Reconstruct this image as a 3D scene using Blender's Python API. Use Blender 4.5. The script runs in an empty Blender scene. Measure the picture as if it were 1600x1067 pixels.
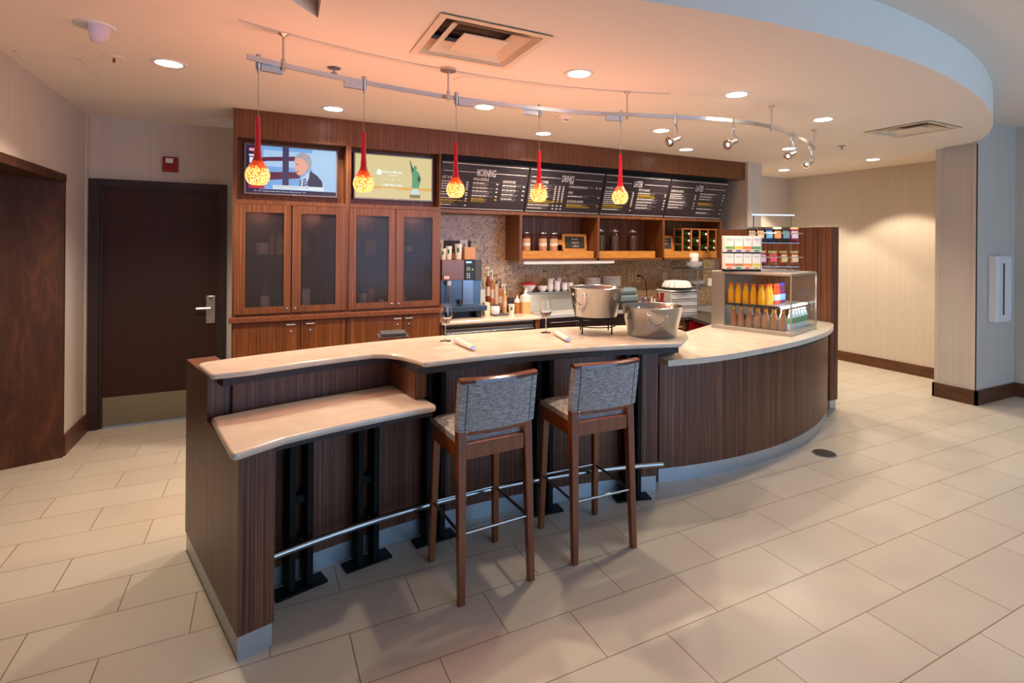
import bpy, math, random
from mathutils import Matrix, Vector
random.seed(7)
PI = math.pi
S = bpy.context.scene
COL = S.collection
H_CAM = 1.684

# ------------------------------------------------------------------ materials
MATS = {}
def srgb(r, g, b):
    f = lambda c: ((c/255.0) / 12.92) if c/255.0 <= 0.04045 else (((c/255.0) + 0.055) / 1.055) ** 2.4
    return (f(r), f(g), f(b), 1.0)

def mat(name, col, rough=0.5, metal=0.0, emit=None, estr=0.0, trans=0.0, ior=1.45, coat=0.0, alpha=1.0, spec=0.5, aniso=0.0):
    if name in MATS: return MATS[name]
    m = bpy.data.materials.new(name); m.use_nodes = True
    b = m.node_tree.nodes['Principled BSDF']
    b.inputs['Base Color'].default_value = col if len(col) == 4 else (*col, 1)
    b.inputs['Roughness'].default_value = rough
    b.inputs['Metallic'].default_value = metal
    b.inputs['Transmission Weight'].default_value = trans
    b.inputs['IOR'].default_value = ior
    b.inputs['Coat Weight'].default_value = coat
    b.inputs['Alpha'].default_value = alpha
    b.inputs['Specular IOR Level'].default_value = spec
    b.inputs['Anisotropic'].default_value = aniso
    if emit:
        b.inputs['Emission Color'].default_value = emit if len(emit) == 4 else (*emit, 1)
        b.inputs['Emission Strength'].default_value = estr
    MATS[name] = m
    return m

def nd(m, t, **kw):
    n = m.node_tree.nodes.new(t)
    for k, v in kw.items(): setattr(n, k, v)
    return n
def lk(m, a, b): m.node_tree.links.new(a, b)

def ramp(m, stops, interp='LINEAR'):
    r = nd(m, 'ShaderNodeValToRGB'); cr = r.color_ramp; cr.interpolation = interp
    while len(cr.elements) < len(stops): cr.elements.new(0.5)
    for e, (p, c) in zip(cr.elements, stops):
        e.position = p; e.color = c
    return r

def wood(name, stops, scale=(70, 70, 1.2), rough=0.35, detail=6, coat=0.0, dist=0.0):
    m = mat(name, stops[0][1], rough, coat=coat)
    b = m.node_tree.nodes['Principled BSDF']
    tc = nd(m, 'ShaderNodeTexCoord'); mp = nd(m, 'ShaderNodeMapping')
    mp.inputs['Scale'].default_value = scale
    n = nd(m, 'ShaderNodeTexNoise'); n.inputs['Scale'].default_value = 1.0
    n.inputs['Detail'].default_value = detail; n.inputs['Roughness'].default_value = 0.75
    n.inputs['Distortion'].default_value = dist
    r = ramp(m, stops)
    lk(m, tc.outputs['Object'], mp.inputs['Vector']); lk(m, mp.outputs[0], n.inputs['Vector'])
    lk(m, n.outputs['Fac'], r.inputs[0]); lk(m, r.outputs[0], b.inputs['Base Color'])
    return m

ZEB = wood('zebrano_laminate', [(0.32, srgb(44, 24, 15)), (0.45, srgb(86, 49, 32)), (0.56, srgb(114, 69, 46)), (0.68, srgb(156, 106, 76))], (105, 105, 0.7), 0.40)
ZEBC = wood('zebrano_warm_lit', [(0.32, srgb(54, 28, 14)), (0.45, srgb(100, 58, 30)), (0.56, srgb(128, 77, 42)), (0.70, srgb(170, 112, 64))], (100, 100, 0.7), 0.36)  # zebrano laminate again, with the warm lamplight put into its colour
ZEBH = wood('horizontal_laminate', [(0.3, srgb(90, 50, 30)), (0.6, srgb(130, 76, 44)), (0.8, srgb(150, 96, 60))], (50, 4, 50), 0.35)
PANELW = wood('stained_maple', [(0.25, srgb(44, 22, 8)), (0.5, srgb(70, 36, 14)), (0.75, srgb(98, 56, 24))], (9, 9, 2.2), 0.65, 5, dist=0.8)
DOORW = wood('dark_door_veneer', [(0.3, srgb(44, 22, 16)), (0.6, srgb(56, 28, 20)), (0.8, srgb(68, 35, 25))], (30, 30, 1.0), 0.5)
BASEW = wood('baseboard_wood', [(0.3, srgb(66, 38, 22)), (0.55, srgb(98, 60, 36)), (0.75, srgb(120, 76, 48))], (4, 4, 16), 0.45, dist=0.5)
STOOLW = wood('stool_wood', [(0.3, srgb(112, 54, 18)), (0.6, srgb(140, 74, 28)), (0.8, srgb(160, 92, 42))], (26, 26, 3), 0.28, coat=0.3)
RAILW = mat('stool_rail_wood', srgb(112, 54, 28), 0.22, coat=0.5)
CRATEW = wood('light_crate_wood', [(0.3, srgb(170, 108, 40)), (0.6, srgb(205, 140, 62)), (0.8, srgb(222, 162, 88))], (6, 40, 40), 0.5)
RACKW = mat('wine_rack_wood', srgb(190, 112, 58), 0.5)

def quartz():
    m = mat('cream_quartz', srgb(222, 206, 186), 0.18, coat=0.2)
    b = m.node_tree.nodes['Principled BSDF']
    tc = nd(m, 'ShaderNodeTexCoord'); n = nd(m, 'ShaderNodeTexNoise')
    n.inputs['Scale'].default_value = 5; n.inputs['Detail'].default_value = 8; n.inputs['Distortion'].default_value = 1.5
    r = ramp(m, [(0.3, srgb(214, 198, 178)), (0.55, srgb(222, 208, 190)), (0.75, srgb(228, 216, 200))])
    lk(m, tc.outputs['Object'], n.inputs['Vector']); lk(m, n.outputs['Fac'], r.inputs[0]); lk(m, r.outputs[0], b.inputs['Base Color'])
    return m
QUARTZ = quartz()

def floor_mat():
    m = mat('floor_tile', srgb(205, 190, 168), 0.33)
    b = m.node_tree.nodes['Principled BSDF']
    tc = nd(m, 'ShaderNodeTexCoord'); mp = nd(m, 'ShaderNodeMapping')
    mp.inputs['Location'].default_value = (-1.2695 + 0.613*10, -(2.4407 - 0.308) + 0.308*20, 0)
    br = nd(m, 'ShaderNodeTexBrick'); br.offset = 0.5; br.offset_frequency = 2
    br.inputs['Scale'].default_value = 1.0; br.inputs['Brick Width'].default_value = 0.613
    br.inputs['Row Height'].default_value = 0.308; br.inputs['Mortar Size'].default_value = 0.0024
    br.inputs['Mortar Smooth'].default_value = 0.1; br.inputs['Bias'].default_value = 0.0
    br.inputs['Color1'].default_value = srgb(202, 191, 174); br.inputs['Color2'].default_value = srgb(210, 200, 184)
    br.inputs['Mortar'].default_value = srgb(138, 116, 86)
    n = nd(m, 'ShaderNodeTexNoise'); n.inputs['Scale'].default_value = 3.0; n.inputs['Detail'].default_value = 5
    mx = nd(m, 'ShaderNodeMix', data_type='RGBA', blend_type='MULTIPLY'); mx.inputs[0].default_value = 0.25
    r = ramp(m, [(0.3, (0.8, 0.78, 0.75, 1)), (0.7, (1, 1, 1, 1))])
    lk(m, tc.outputs['Object'], mp.inputs['Vector']); lk(m, mp.outputs[0], br.inputs['Vector'])
    lk(m, tc.outputs['Object'], n.inputs['Vector']); lk(m, n.outputs['Fac'], r.inputs[0])
    lk(m, br.outputs['Color'], mx.inputs[6]); lk(m, r.outputs[0], mx.inputs[7]); lk(m, mx.outputs[2], b.inputs['Base Color'])
    bp = nd(m, 'ShaderNodeBump'); bp.inputs['Strength'].default_value = 0.25; bp.inputs['Distance'].default_value = 0.002; bp.invert = True
    lk(m, br.outputs['Fac'], bp.inputs['Height']); lk(m, bp.outputs[0], b.inputs['Normal'])
    return m
FLOOR = floor_mat()

def mosaic():
    m = mat('mosaic_tile', srgb(180, 150, 110), 0.25)
    b = m.node_tree.nodes['Principled BSDF']
    tc = nd(m, 'ShaderNodeTexCoord')
    sc = nd(m, 'ShaderNodeVectorMath', operation='MULTIPLY'); sc.inputs[1].default_value = (1/0.0215, 0.0, 1/0.0215)
    fl = nd(m, 'ShaderNodeVectorMath', operation='FLOOR'); fr = nd(m, 'ShaderNodeVectorMath', operation='FRACTION')
    wn = nd(m, 'ShaderNodeTexWhiteNoise', noise_dimensions='3D')
    r = ramp(m, [(0.0, srgb(200, 160, 112)), (0.25, srgb(184, 144, 98)), (0.45, srgb(210, 176, 128)), (0.64, srgb(166, 128, 88)), (0.78, srgb(176, 152, 122)), (0.90, srgb(150, 120, 88)), (0.965, srgb(116, 94, 72))], 'CONSTANT')
    sp = nd(m, 'ShaderNodeSeparateXYZ')
    def edge(sock):
        a = nd(m, 'ShaderNodeMath', operation='SUBTRACT'); a.inputs[1].default_value = 0.5
        c = nd(m, 'ShaderNodeMath', operation='ABSOLUTE'); d = nd(m, 'ShaderNodeMath', operation='GREATER_THAN'); d.inputs[1].default_value = 0.44
        lk(m, sock, a.inputs[0]); lk(m, a.outputs[0], c.inputs[0]); lk(m, c.outputs[0], d.inputs[0]); return d
    lk(m, tc.outputs['Object'], sc.inputs[0]); lk(m, sc.outputs[0], fl.inputs[0]); lk(m, sc.outputs[0], fr.inputs[0])
    lk(m, fl.outputs[0], wn.inputs['Vector']); lk(m, wn.outputs['Value'], r.inputs[0]); lk(m, fr.outputs[0], sp.inputs[0])
    ex, ez = edge(sp.outputs[0]), edge(sp.outputs[2])
    mxm = nd(m, 'ShaderNodeMath', operation='MAXIMUM'); lk(m, ex.outputs[0], mxm.inputs[0]); lk(m, ez.outputs[0], mxm.inputs[1])
    mx = nd(m, 'ShaderNodeMix', data_type='RGBA'); mx.inputs[7].default_value = srgb(206, 186, 154)
    lk(m, mxm.outputs[0], mx.inputs[0]); lk(m, r.outputs[0], mx.inputs[6]); lk(m, mx.outputs[2], b.inputs['Base Color'])
    return m
MOSAIC = mosaic()

def wallpaper(name, c1, c2):
    m = mat(name, c1, 0.85)
    b = m.node_tree.nodes['Principled BSDF']
    tc = nd(m, 'ShaderNodeTexCoord'); mp = nd(m, 'ShaderNodeMapping'); mp.inputs['Scale'].default_value = (45, 45, 0.6)
    n = nd(m, 'ShaderNodeTexNoise'); n.inputs['Scale'].default_value = 1; n.inputs['Detail'].default_value = 4
    mp2 = nd(m, 'ShaderNodeMapping'); mp2.inputs['Scale'].default_value = (12, 12, 160)
    n2 = nd(m, 'ShaderNodeTexNoise'); n2.inputs['Scale'].default_value = 1; n2.inputs['Detail'].default_value = 3
    ad = nd(m, 'ShaderNodeMath', operation='ADD'); ml = nd(m, 'ShaderNodeMath', operation='MULTIPLY'); ml.inputs[1].default_value = 0.5
    r = ramp(m, [(0.35, c1), (0.65, c2)])
    lk(m, tc.outputs['Object'], mp.inputs[0]); lk(m, mp.outputs[0], n.inputs['Vector'])
    lk(m, tc.outputs['Object'], mp2.inputs[0]); lk(m, mp2.outputs[0], n2.inputs['Vector'])
    lk(m, n.outputs['Fac'], ad.inputs[0]); lk(m, n2.outputs['Fac'], ad.inputs[1]); lk(m, ad.outputs[0], ml.inputs[0])
    lk(m, ml.outputs[0], r.inputs[0]); lk(m, r.outputs[0], b.inputs['Base Color'])
    return m
PAPER = wallpaper('linen_wallpaper', srgb(202, 189, 173), srgb(211, 199, 184))

def fabric():
    m = mat('grey_tweed', srgb(150, 148, 150), 0.95)
    b = m.node_tree.nodes['Principled BSDF']
    tc = nd(m, 'ShaderNodeTexCoord')
    ns = []
    for s in ((28, 28, 300), (220, 220, 120)):
        mp = nd(m, 'ShaderNodeMapping'); mp.inputs['Scale'].default_value = s
        n = nd(m, 'ShaderNodeTexNoise'); n.inputs['Scale'].default_value = 1; n.inputs['Detail'].default_value = 3
        lk(m, tc.outputs['Object'], mp.inputs[0]); lk(m, mp.outputs[0], n.inputs['Vector']); ns.append(n)
    ad = nd(m, 'ShaderNodeMath', operation='ADD'); ml = nd(m, 'ShaderNodeMath', operation='MULTIPLY'); ml.inputs[1].default_value = 0.5
    lk(m, ns[0].outputs['Fac'], ad.inputs[0]); lk(m, ns[1].outputs['Fac'], ad.inputs[1]); lk(m, ad.outputs[0], ml.inputs[0])
    r = ramp(m, [(0.36, srgb(112, 102, 98)), (0.5, srgb(162, 158, 154)), (0.62, srgb(198, 196, 194))])
    lk(m, ml.outputs[0], r.inputs[0]); lk(m, r.outputs[0], b.inputs['Base Color'])
    return m
TWEED = fabric()

def globe_mat():
    m = mat('mottled_red_glass', (0.8, 0.1, 0.02), 0.15)
    b = m.node_tree.nodes['Principled BSDF']
    tc = nd(m, 'ShaderNodeTexCoord')
    v = nd(m, 'ShaderNodeTexNoise'); v.inputs['Scale'].default_value = 125; v.inputs['Detail'].default_value = 2
    sp = nd(m, 'ShaderNodeSeparateXYZ'); mr = nd(m, 'ShaderNodeMapRange')
    mr.inputs['From Min'].default_value = 0.075; mr.inputs['From Max'].default_value = 0.135
    mr.inputs['To Min'].default_value = 0.14; mr.inputs['To Max'].default_value = -0.45
    ad = nd(m, 'ShaderNodeMath', operation='ADD')
    r = ramp(m, [(0.20, (0.75, 0.01, 0.003, 1)), (0.50, (1.0, 0.07, 0.01, 1)), (0.64, (1.0, 0.26, 0.04, 1)), (0.80, (1.0, 0.75, 0.28, 1))])
    st = ramp(m, [(0.2, (0.05, 0.05, 0.05, 1)), (0.45, (0.3, 0.3, 0.3, 1)), (0.62, (1, 1, 1, 1))])
    ml = nd(m, 'ShaderNodeMath', operation='MULTIPLY'); ml.inputs[1].default_value = 2.1
    lk(m, tc.outputs['Object'], v.inputs['Vector']); lk(m, tc.outputs['Object'], sp.inputs[0])
    lk(m, sp.outputs[2], mr.inputs['Value']); lk(m, v.outputs['Fac'], ad.inputs[0]); lk(m, mr.outputs[0], ad.inputs[1])
    lk(m, ad.outputs[0], r.inputs[0]); lk(m, ad.outputs[0], st.inputs[0])
    lk(m, r.outputs[0], b.inputs['Emission Color']); lk(m, st.outputs[0], ml.inputs[0]); lk(m, ml.outputs[0], b.inputs['Emission Strength'])
    return m
GLOBE = globe_mat()

def pane(name, tint, refl=0.08, rough=0.0, fres=0.3):
    m = bpy.data.materials.new(name); m.use_nodes = True; nt = m.node_tree; nt.nodes.clear()
    o = nd(m, 'ShaderNodeOutputMaterial'); t = nd(m, 'ShaderNodeBsdfTransparent'); g = nd(m, 'ShaderNodeBsdfGlossy')
    t.inputs[0].default_value = (*tint, 1); g.inputs['Roughness'].default_value = rough
    mx = nd(m, 'ShaderNodeMixShader'); lw = nd(m, 'ShaderNodeLayerWeight'); lw.inputs[0].default_value = 0.35
    ad = nd(m, 'ShaderNodeMath', operation='MULTIPLY_ADD'); ad.inputs[1].default_value = fres; ad.inputs[2].default_value = refl
    lk(m, lw.outputs['Fresnel'], ad.inputs[0]); lk(m, ad.outputs[0], mx.inputs[0]); lk(m, t.outputs[0], mx.inputs[1]); lk(m, g.outputs[0], mx.inputs[2])
    lk(m, mx.outputs[0], o.inputs[0]); MATS[name] = m
    return m
CLEAR = pane('clear_glass', (0.93, 0.95, 0.94), 0.03)
JARG = pane('jar_glass', (0.92, 0.92, 0.92), 0.02, 0.0, 0.15)
WINEG = pane('wine_glass', (0.9, 0.9, 0.9), 0.02)
SMOKE = mat('smoked_frosted_glass', (0.085, 0.082, 0.10), 0.22, trans=0.80, ior=1.15)
CEIL = mat('ceiling_paint', srgb(240, 228, 214), 0.9)
WHITE = mat('white_plastic', srgb(232, 228, 224), 0.45)
PORC = mat('white_porcelain', srgb(236, 228, 228), 0.25)
PAPERW = mat('white_paper', srgb(236, 230, 222), 0.8)
STEEL = mat('brushed_steel', (0.40, 0.395, 0.39), 0.20, 1.0, aniso=0.7)
CHROME = mat('chrome', (0.8, 0.8, 0.8), 0.12, 1.0)
NICKEL = mat('satin_nickel', (0.62, 0.56, 0.52), 0.36, 1.0)
ALU = mat('brushed_aluminium_kick', (0.50, 0.53, 0.56), 0.42, 0.85)
ALUD = mat('grey_metal', (0.33, 0.33, 0.33), 0.4, 0.9)
BLACK = mat('black_steel', (0.006, 0.0055, 0.006), 0.6, spec=0.25)
PULL = mat('satin_pull', (0.8, 0.78, 0.75), 0.45, 0.7)
DARK = mat('dark_substrate', srgb(58, 50, 50), 0.6)
BLACKP = mat('black_plastic', (0.02, 0.02, 0.022), 0.35)
DGREY = mat('dark_grey_plastic', (0.07, 0.075, 0.08), 0.5)
STONE = mat('dark_stone', (0.06, 0.055, 0.05), 0.2)
RED = mat('red_plastic', srgb(196, 22, 40), 0.35)
REDP = mat('red_paint', srgb(150, 20, 26), 0.4)
REDG = mat('red_pendant_glass', srgb(160, 6, 26), 0.08, coat=0.6, emit=(0.6, 0.002, 0.01), estr=0.15)
FRAMED = mat('door_frame_paint', srgb(52, 38, 38), 0.45)
KICK = mat('kick_plate_metal', srgb(150, 146, 128), 0.42, 0.75)
LAMPE = mat('lamp_diffuser', (1, 1, 1), 0.5, emit=(1, 0.93, 0.80), estr=9)
COLE = mat('case_light', (1, 1, 1), 0.5, emit=(0.9, 0.97, 1), estr=4)
CLOTH = mat('white_napkin', srgb(226, 214, 208), 0.9)
def flat(name, r, g, b, rough=0.5, **k): return mat(name, srgb(r, g, b), rough, **k)
def glow(name, r, g, b, s=1.0):
    c = srgb(r, g, b); s *= 0.68; return mat(name, (0.01, 0.01, 0.01), 0.3, emit=c, estr=s)

# ------------------------------------------------------------------ mesh helpers
class MB:
    def __init__(s): s.v = []; s.f = []; s.m = []
    def face(s, pts, mi=0):
        b = len(s.v); s.v += [tuple(p) for p in pts]; s.f.append(tuple(range(b, b+len(pts)))); s.m.append(mi); return s
    def box(s, x0, y0, z0, x1, y1, z1, mi=0):
        if x0 > x1: x0, x1 = x1, x0
        if y0 > y1: y0, y1 = y1, y0
        if z0 > z1: z0, z1 = z1, z0
        b = len(s.v)
        s.v += [(x0,y0,z0),(x1,y0,z0),(x1,y1,z0),(x0,y1,z0),(x0,y0,z1),(x1,y0,z1),(x1,y1,z1),(x0,y1,z1)]
        for q in ((0,3,2,1),(4,5,6,7),(0,1,5,4),(1,2,6,5),(2,3,7,6),(3,0,4,7)):
            s.f.append(tuple(b+i for i in q)); s.m.append(mi)
        return s
    def prism(s, pts, z0, z1, mi=0):
        a = sum(pts[i][0]*pts[(i+1) % len(pts)][1] - pts[(i+1) % len(pts)][0]*pts[i][1] for i in range(len(pts)))
        if a < 0: pts = pts[::-1]
        n = len(pts); b = len(s.v)
        s.v += [(p[0], p[1], z0) for p in pts] + [(p[0], p[1], z1) for p in pts]
        s.f.append(tuple(b+i for i in range(n-1, -1, -1))); s.m.append(mi)
        s.f.append(tuple(b+n+i for i in range(n))); s.m.append(mi)
        for i in range(n):
            j = (i+1) % n
            s.f.append((b+i, b+j, b+n+j, b+n+i)); s.m.append(mi)
        return s
    def lathe(s, prof, c=(0, 0, 0), seg=24, mi=0, closed=False):
        b = len(s.v); n = len(prof)
        for r, z in prof:
            for k in range(seg):
                a = 2*PI*k/seg
                s.v.append((c[0]+r*math.cos(a), c[1]+r*math.sin(a), c[2]+z))
        rng = n if closed else n-1
        for i in range(rng):
            i2 = (i+1) % n
            for k in range(seg):
                k2 = (k+1) % seg
                s.f.append((b+i*seg+k, b+i*seg+k2, b+i2*seg+k2, b+i2*seg+k)); s.m.append(mi)
        if not closed:
            if prof[0][0] > 1e-5: s.f.append(tuple(b+k for k in range(seg-1, -1, -1))); s.m.append(mi)
            if prof[-1][0] > 1e-5: s.f.append(tuple(b+(n-1)*seg+k for k in range(seg))); s.m.append(mi)
        return s
    def tube(s, pts, r, seg=8, mi=0):
        pts = [Vector(p) for p in pts]; n = len(pts); b = len(s.v); up = None
        rr = r if isinstance(r, (list, tuple)) else [r]*n
        for i, p in enumerate(pts):
            t = (pts[min(i+1, n-1)] - pts[max(i-1, 0)]).normalized()
            if up is None:
                up = Vector((0, 0, 1)) if abs(t.z) < 0.9 else Vector((1, 0, 0))
            a = t.cross(up).normalized(); c = a.cross(t).normalized(); up = c
            for k in range(seg):
                g = 2*PI*k/seg
                s.v.append(tuple(p + rr[i]*(math.cos(g)*a + math.sin(g)*c)))
        for i in range(n-1):
            for k in range(seg):
                k2 = (k+1) % seg
                s.f.append((b+i*seg+k, b+(i+1)*seg+k, b+(i+1)*seg+k2, b+i*seg+k2)); s.m.append(mi)
        s.f.append(tuple(b+k for k in range(seg))); s.m.append(mi)
        s.f.append(tuple(b+(n-1)*seg+k for k in range(seg-1, -1, -1))); s.m.append(mi)
        return s
    def xf(s, M):
        s.v = [tuple(M @ Vector(p)) for p in s.v]; return s
    def add(s, o, M=None, mi=None):
        b = len(s.v)
        s.v += [tuple(M @ Vector(p)) if M else p for p in o.v]
        s.f += [tuple(b+i for i in f) for f in o.f]; s.m += [mi if mi is not None else x for x in o.m]
        return s
    def build(s, name, mats, parent=None, smooth=False, bevel=0.0, seg=2, ang=35):
        me = bpy.data.meshes.new(name); me.from_pydata(s.v, [], s.f)
        if not isinstance(mats, (list, tuple)): mats = [mats]
        for m in mats: me.materials.append(m)
        me.polygons.foreach_set('material_index', s.m)
        if smooth:
            me.shade_smooth()
            try: me.set_sharp_from_angle(angle=math.radians(40))
            except Exception: pass
        me.update()
        o = bpy.data.objects.new(name, me); COL.objects.link(o)
        if parent: o.parent = parent
        if bevel:
            md = o.modifiers.new('b', 'BEVEL'); md.width = bevel; md.segments = seg; md.limit_method = 'ANGLE'; md.angle_limit = math.radians(ang)
        return o

def thing(name, label, cat, loc=(0, 0, 0), rz=0.0, group=None):
    o = bpy.data.objects.new(name, None); COL.objects.link(o); o.location = loc; o.rotation_euler = (0, 0, rz)
    o.empty_display_size = 0.1
    o['label'] = label; o['category'] = cat
    if group: o['group'] = group
    return o
def tag(o, label, cat, group=None):
    o['label'] = label; o['category'] = cat
    if group: o['group'] = group
    return o
def struct(o, label=None):
    o['kind'] = 'structure'
    if label: o['label'] = label
    return o
KIDS = {}
def copy_tree(o, parent=None):
    c = o.copy(); COL.objects.link(c)
    if parent: c.parent = parent; c.matrix_parent_inverse = o.matrix_parent_inverse.copy()
    for ch in [x for x in bpy.data.objects if x.parent == o]: copy_tree(ch, c)
    return c
def dup(o, loc, rz=None, label=None):
    c = copy_tree(o); c.location = loc
    if rz is not None: c.rotation_euler = (0, 0, rz)
    if label: c['label'] = label
    return c

def arc(c, r, a0, a1, n=24):
    return [(c[0]+r*math.sin(a0+(a1-a0)*i/n), c[1]+r*math.cos(a0+(a1-a0)*i/n)) for i in range(n+1)]
def ring(c, r0, r1, a0, a1, n=24):
    return arc(c, r0, a0, a1, n) + arc(c, r1, a1, a0, n)
def fillet(pts, rads, n=6):
    out = []; N = len(pts)
    for i in range(N):
        r = rads.get(i, 0)
        p = Vector(pts[i][:2]);
        if not r: out.append((p.x, p.y)); continue
        a = (Vector(pts[i-1][:2])-p).normalized(); b = (Vector(pts[(i+1) % N][:2])-p).normalized()
        A = p + a*r; B_ = p + b*r
        for k in range(n+1):
            t = k/n; q = A*(1-t)**2 + p*2*t*(1-t) + B_*t*t
            out.append((q.x, q.y))
    return out

def text_mb(txt, size, bold=0.0, sx=1.0, align='LEFT'):
    cu = bpy.data.curves.new('t', 'FONT'); cu.body = txt; cu.size = size; cu.offset = bold; cu.align_x = align; cu.resolution_u = 2
    ob = bpy.data.objects.new('t', cu); COL.objects.link(ob)
    bpy.context.view_layer.update()
    me = bpy.data.meshes.new_from_object(ob.evaluated_get(bpy.context.evaluated_depsgraph_get()))
    m = MB(); m.v = [(v.co.x*sx, v.co.y, 0.0) for v in me.vertices]; m.f = [tuple(p.vertices) for p in me.polygons]; m.m = [0]*len(m.f)
    bpy.data.objects.remove(ob); bpy.data.curves.remove(cu); bpy.data.meshes.remove(me)
    return m
FRONT = Matrix(((1, 0, 0, 0), (0, 0, -1, 0), (0, 1, 0, 0), (0, 0, 0, 1)))   # text x->x, y->z, faces -Y
def T(x, y, z): return Matrix.Translation((x, y, z))

# ------------------------------------------------------------------ camera
cam = bpy.data.cameras.new('camera'); co = bpy.data.objects.new('camera', cam); COL.objects.link(co)
YAW, ROLL, F, CX, CY = 0.4774, 0.0081, 843.07, 844.43, 382.05
r = Vector((math.cos(YAW), -math.sin(YAW), 0)); fw = Vector((math.sin(YAW), math.cos(YAW), 0)); z = Vector((0, 0, 1))
rr = math.cos(ROLL)*r + math.sin(ROLL)*z; uu = math.cos(ROLL)*z - math.sin(ROLL)*r
co.matrix_world = Matrix(((rr.x, uu.x, -fw.x, 0), (rr.y, uu.y, -fw.y, 0), (rr.z, uu.z, -fw.z, H_CAM), (0, 0, 0, 1)))
cam.sensor_width = 36; cam.lens = F/1600*36; cam.shift_x = -(CX-800)/1600; cam.shift_y = (CY-533.5)/1600
cam.clip_start = 0.05
S.camera = co
S.view_settings.view_transform = 'Standard'; S.view_settings.look = 'None'; S.view_settings.gamma = 1
S.view_settings.exposure = 0.0

# ------------------------------------------------------------------ room shell
struct(MB().box(-4, -7, -0.1, 12, 9, 0).build('floor', FLOOR), 'cream rectangular porcelain floor tiles')
ZC, ZU = 2.8, 3.05
C_DISC = (2.944, 8.918)
disc = [(C_DISC[0]+7.084*math.sin(a), C_DISC[1]-7.084*math.cos(a)) for a in [math.radians(x) for x in (-20.5, -18, -15, -12, -9, -6, -3, 0, 3, 6, 9, 12, 15, 17)]]
ceil_poly = [(-1.45, 6.2), (-1.45, 1.2), (0.114, 2.737), (0.242, 2.891), (0.232, 2.45)] + disc + \
            [(5.45, 2.29), (5.9, 2.47), (6.28, 2.66), (6.55, 2.84), (6.68, 2.98), (6.71, 3.1), (6.73, 3.3), (8.0, 3.3), (8.0, 6.2)]
mb = MB().prism(ceil_poly, ZC, ZC+0.27)
ceiling = struct(mb.build('ceiling', CEIL), 'lower ceiling with a curved fascia edge')
for vx, vy, vw, vh in ((1.07, 2.84, 0.55, 0.55), (5.46, 2.925, 0.50, 0.52)):
    cut = MB().box(vx-vw/2, vy-vh/2, ZC-0.05, vx+vw/2, vy+vh/2, ZC+0.13).build('cutter', CEIL)
    md = ceiling.modifiers.new('cut', 'BOOLEAN'); md.operation = 'DIFFERENCE'; md.solver = 'EXACT'; md.object = cut
    bpy.context.view_layer.update()
    me_ = bpy.data.meshes.new_from_object(ceiling.evaluated_get(bpy.context.evaluated_depsgraph_get()))
    ceiling.modifiers.clear(); ceiling.data = me_; bpy.data.objects.remove(cut)
struct(MB().box(-4, -7, ZU+0.02, 12, 9, ZU+0.12).build('ceiling_upper', CEIL))
# shallow arc step in the ceiling
struct(MB().prism(ring((1.257, -0.521), 3.868, 3.878, -0.36, 0.37, 40), ZC-0.004, ZC+0.001).build('trim_1', mat('ceiling_seam', srgb(208, 202, 194), 0.9)))
# access panel outline
ap = MB()
for a, b in (((-1.30, 4.25), (-1.0, 4.25)), ((-1.0, 4.25), (-1.0, 4.75)), ((-1.30, 4.75), (-1.0, 4.75)), ((-1.30, 4.25), (-1.30, 4.75))):
    ap.box(a[0]-.004, a[1]-.004, ZC-0.003, b[0]+.004, b[1]+.004, ZC+0.001)
struct(ap.build('trim_2', mat('ceiling_joint', srgb(228, 215, 200), 0.9)), 'access panel outline in the ceiling')

# walls
struct(MB().box(-1.47, 5.45, 0, -1.37, 6.11, ZC).box(-1.47, -7, 2.2, -1.37, 5.45, ZU+.02).build('wall_left', PAPER))
struct(MB().box(-4, -7, 0, -3.9, 5.4, ZU).build('wall_far_left', PANELW))
# stained reveal panel and soffit of the opening
mb = MB().prism([(-1.36, 5.455), (-1.36, 5.42), (-3.9, 4.56), (-3.9, 4.70)], 0, 2.2)
struct(mb.build('trim_3', PANELW), 'dark stained wood reveal of the opening')
mb = MB().box(-3.9, -7, 2.16, -1.36, 5.43, 2.2).box(-1.385, -7, 2.14, -1.355, 5.45, 2.2)
struct(mb.build('trim_4', PANELW), 'stained wood head of the opening')
struct(MB().box(-1.47, 6.11, 0, -1.365, 6.2, ZC).box(-0.30, 6.11, 0, -0.21, 6.2, ZC).box(-1.37, 6.11, 2.24, -0.30, 6.2, ZC).build('wall_door_side', PAPER))
struct(MB().box(-0.22, 5.69, 0, 5.75, 5.79, ZC).build('wall_back', PAPER))
struct(MB().box(1.56, 5.68, 0.85, 5.72, 5.691, 2.0).build('wall_back_mosaic', MOSAIC), 'small beige and brown mosaic tile splashback')
struct(MB().box(5.735, 5.10, 0, 5.99, 6.1, ZC).build('wall_pier', PAPER))
struct(MB().box(5.9, 6.0, 0, 7.8, 6.1, ZC).build('wall_hall_back', PAPER))
struct(MB().box(7.68, 3.3, 0, 7.8, 6.1, ZC).build('wall_right', PAPER))
struct(MB().box(6.81, 2.99, 0, 7.8, 3.38, ZU+.02).build('wall_column', PAPER))
struct(MB().box(7.66, -7, 0, 7.8, 2.99, ZU+.02).build('wall_right_near', PAPER))
cg = flat('corner_guard', 212, 196, 178, 0.6)
struct(MB().box(6.804, 2.984, 0.16, 6.812, 3.03, ZC).box(6.804, 2.984, 0.16, 6.85, 2.992, ZC).box(6.804, 3.34, 0.16, 6.812, 3.386, ZC).build('trim_5', cg), 'corner guards of the column')
struct(MB().box(5.728, 5.094, 0.16, 5.736, 5.13, ZC).build('trim_6', cg))
struct(MB().box(-1.372, 6.02, 0, -1.362, 6.11, ZC).build('trim_7', cg))
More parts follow.
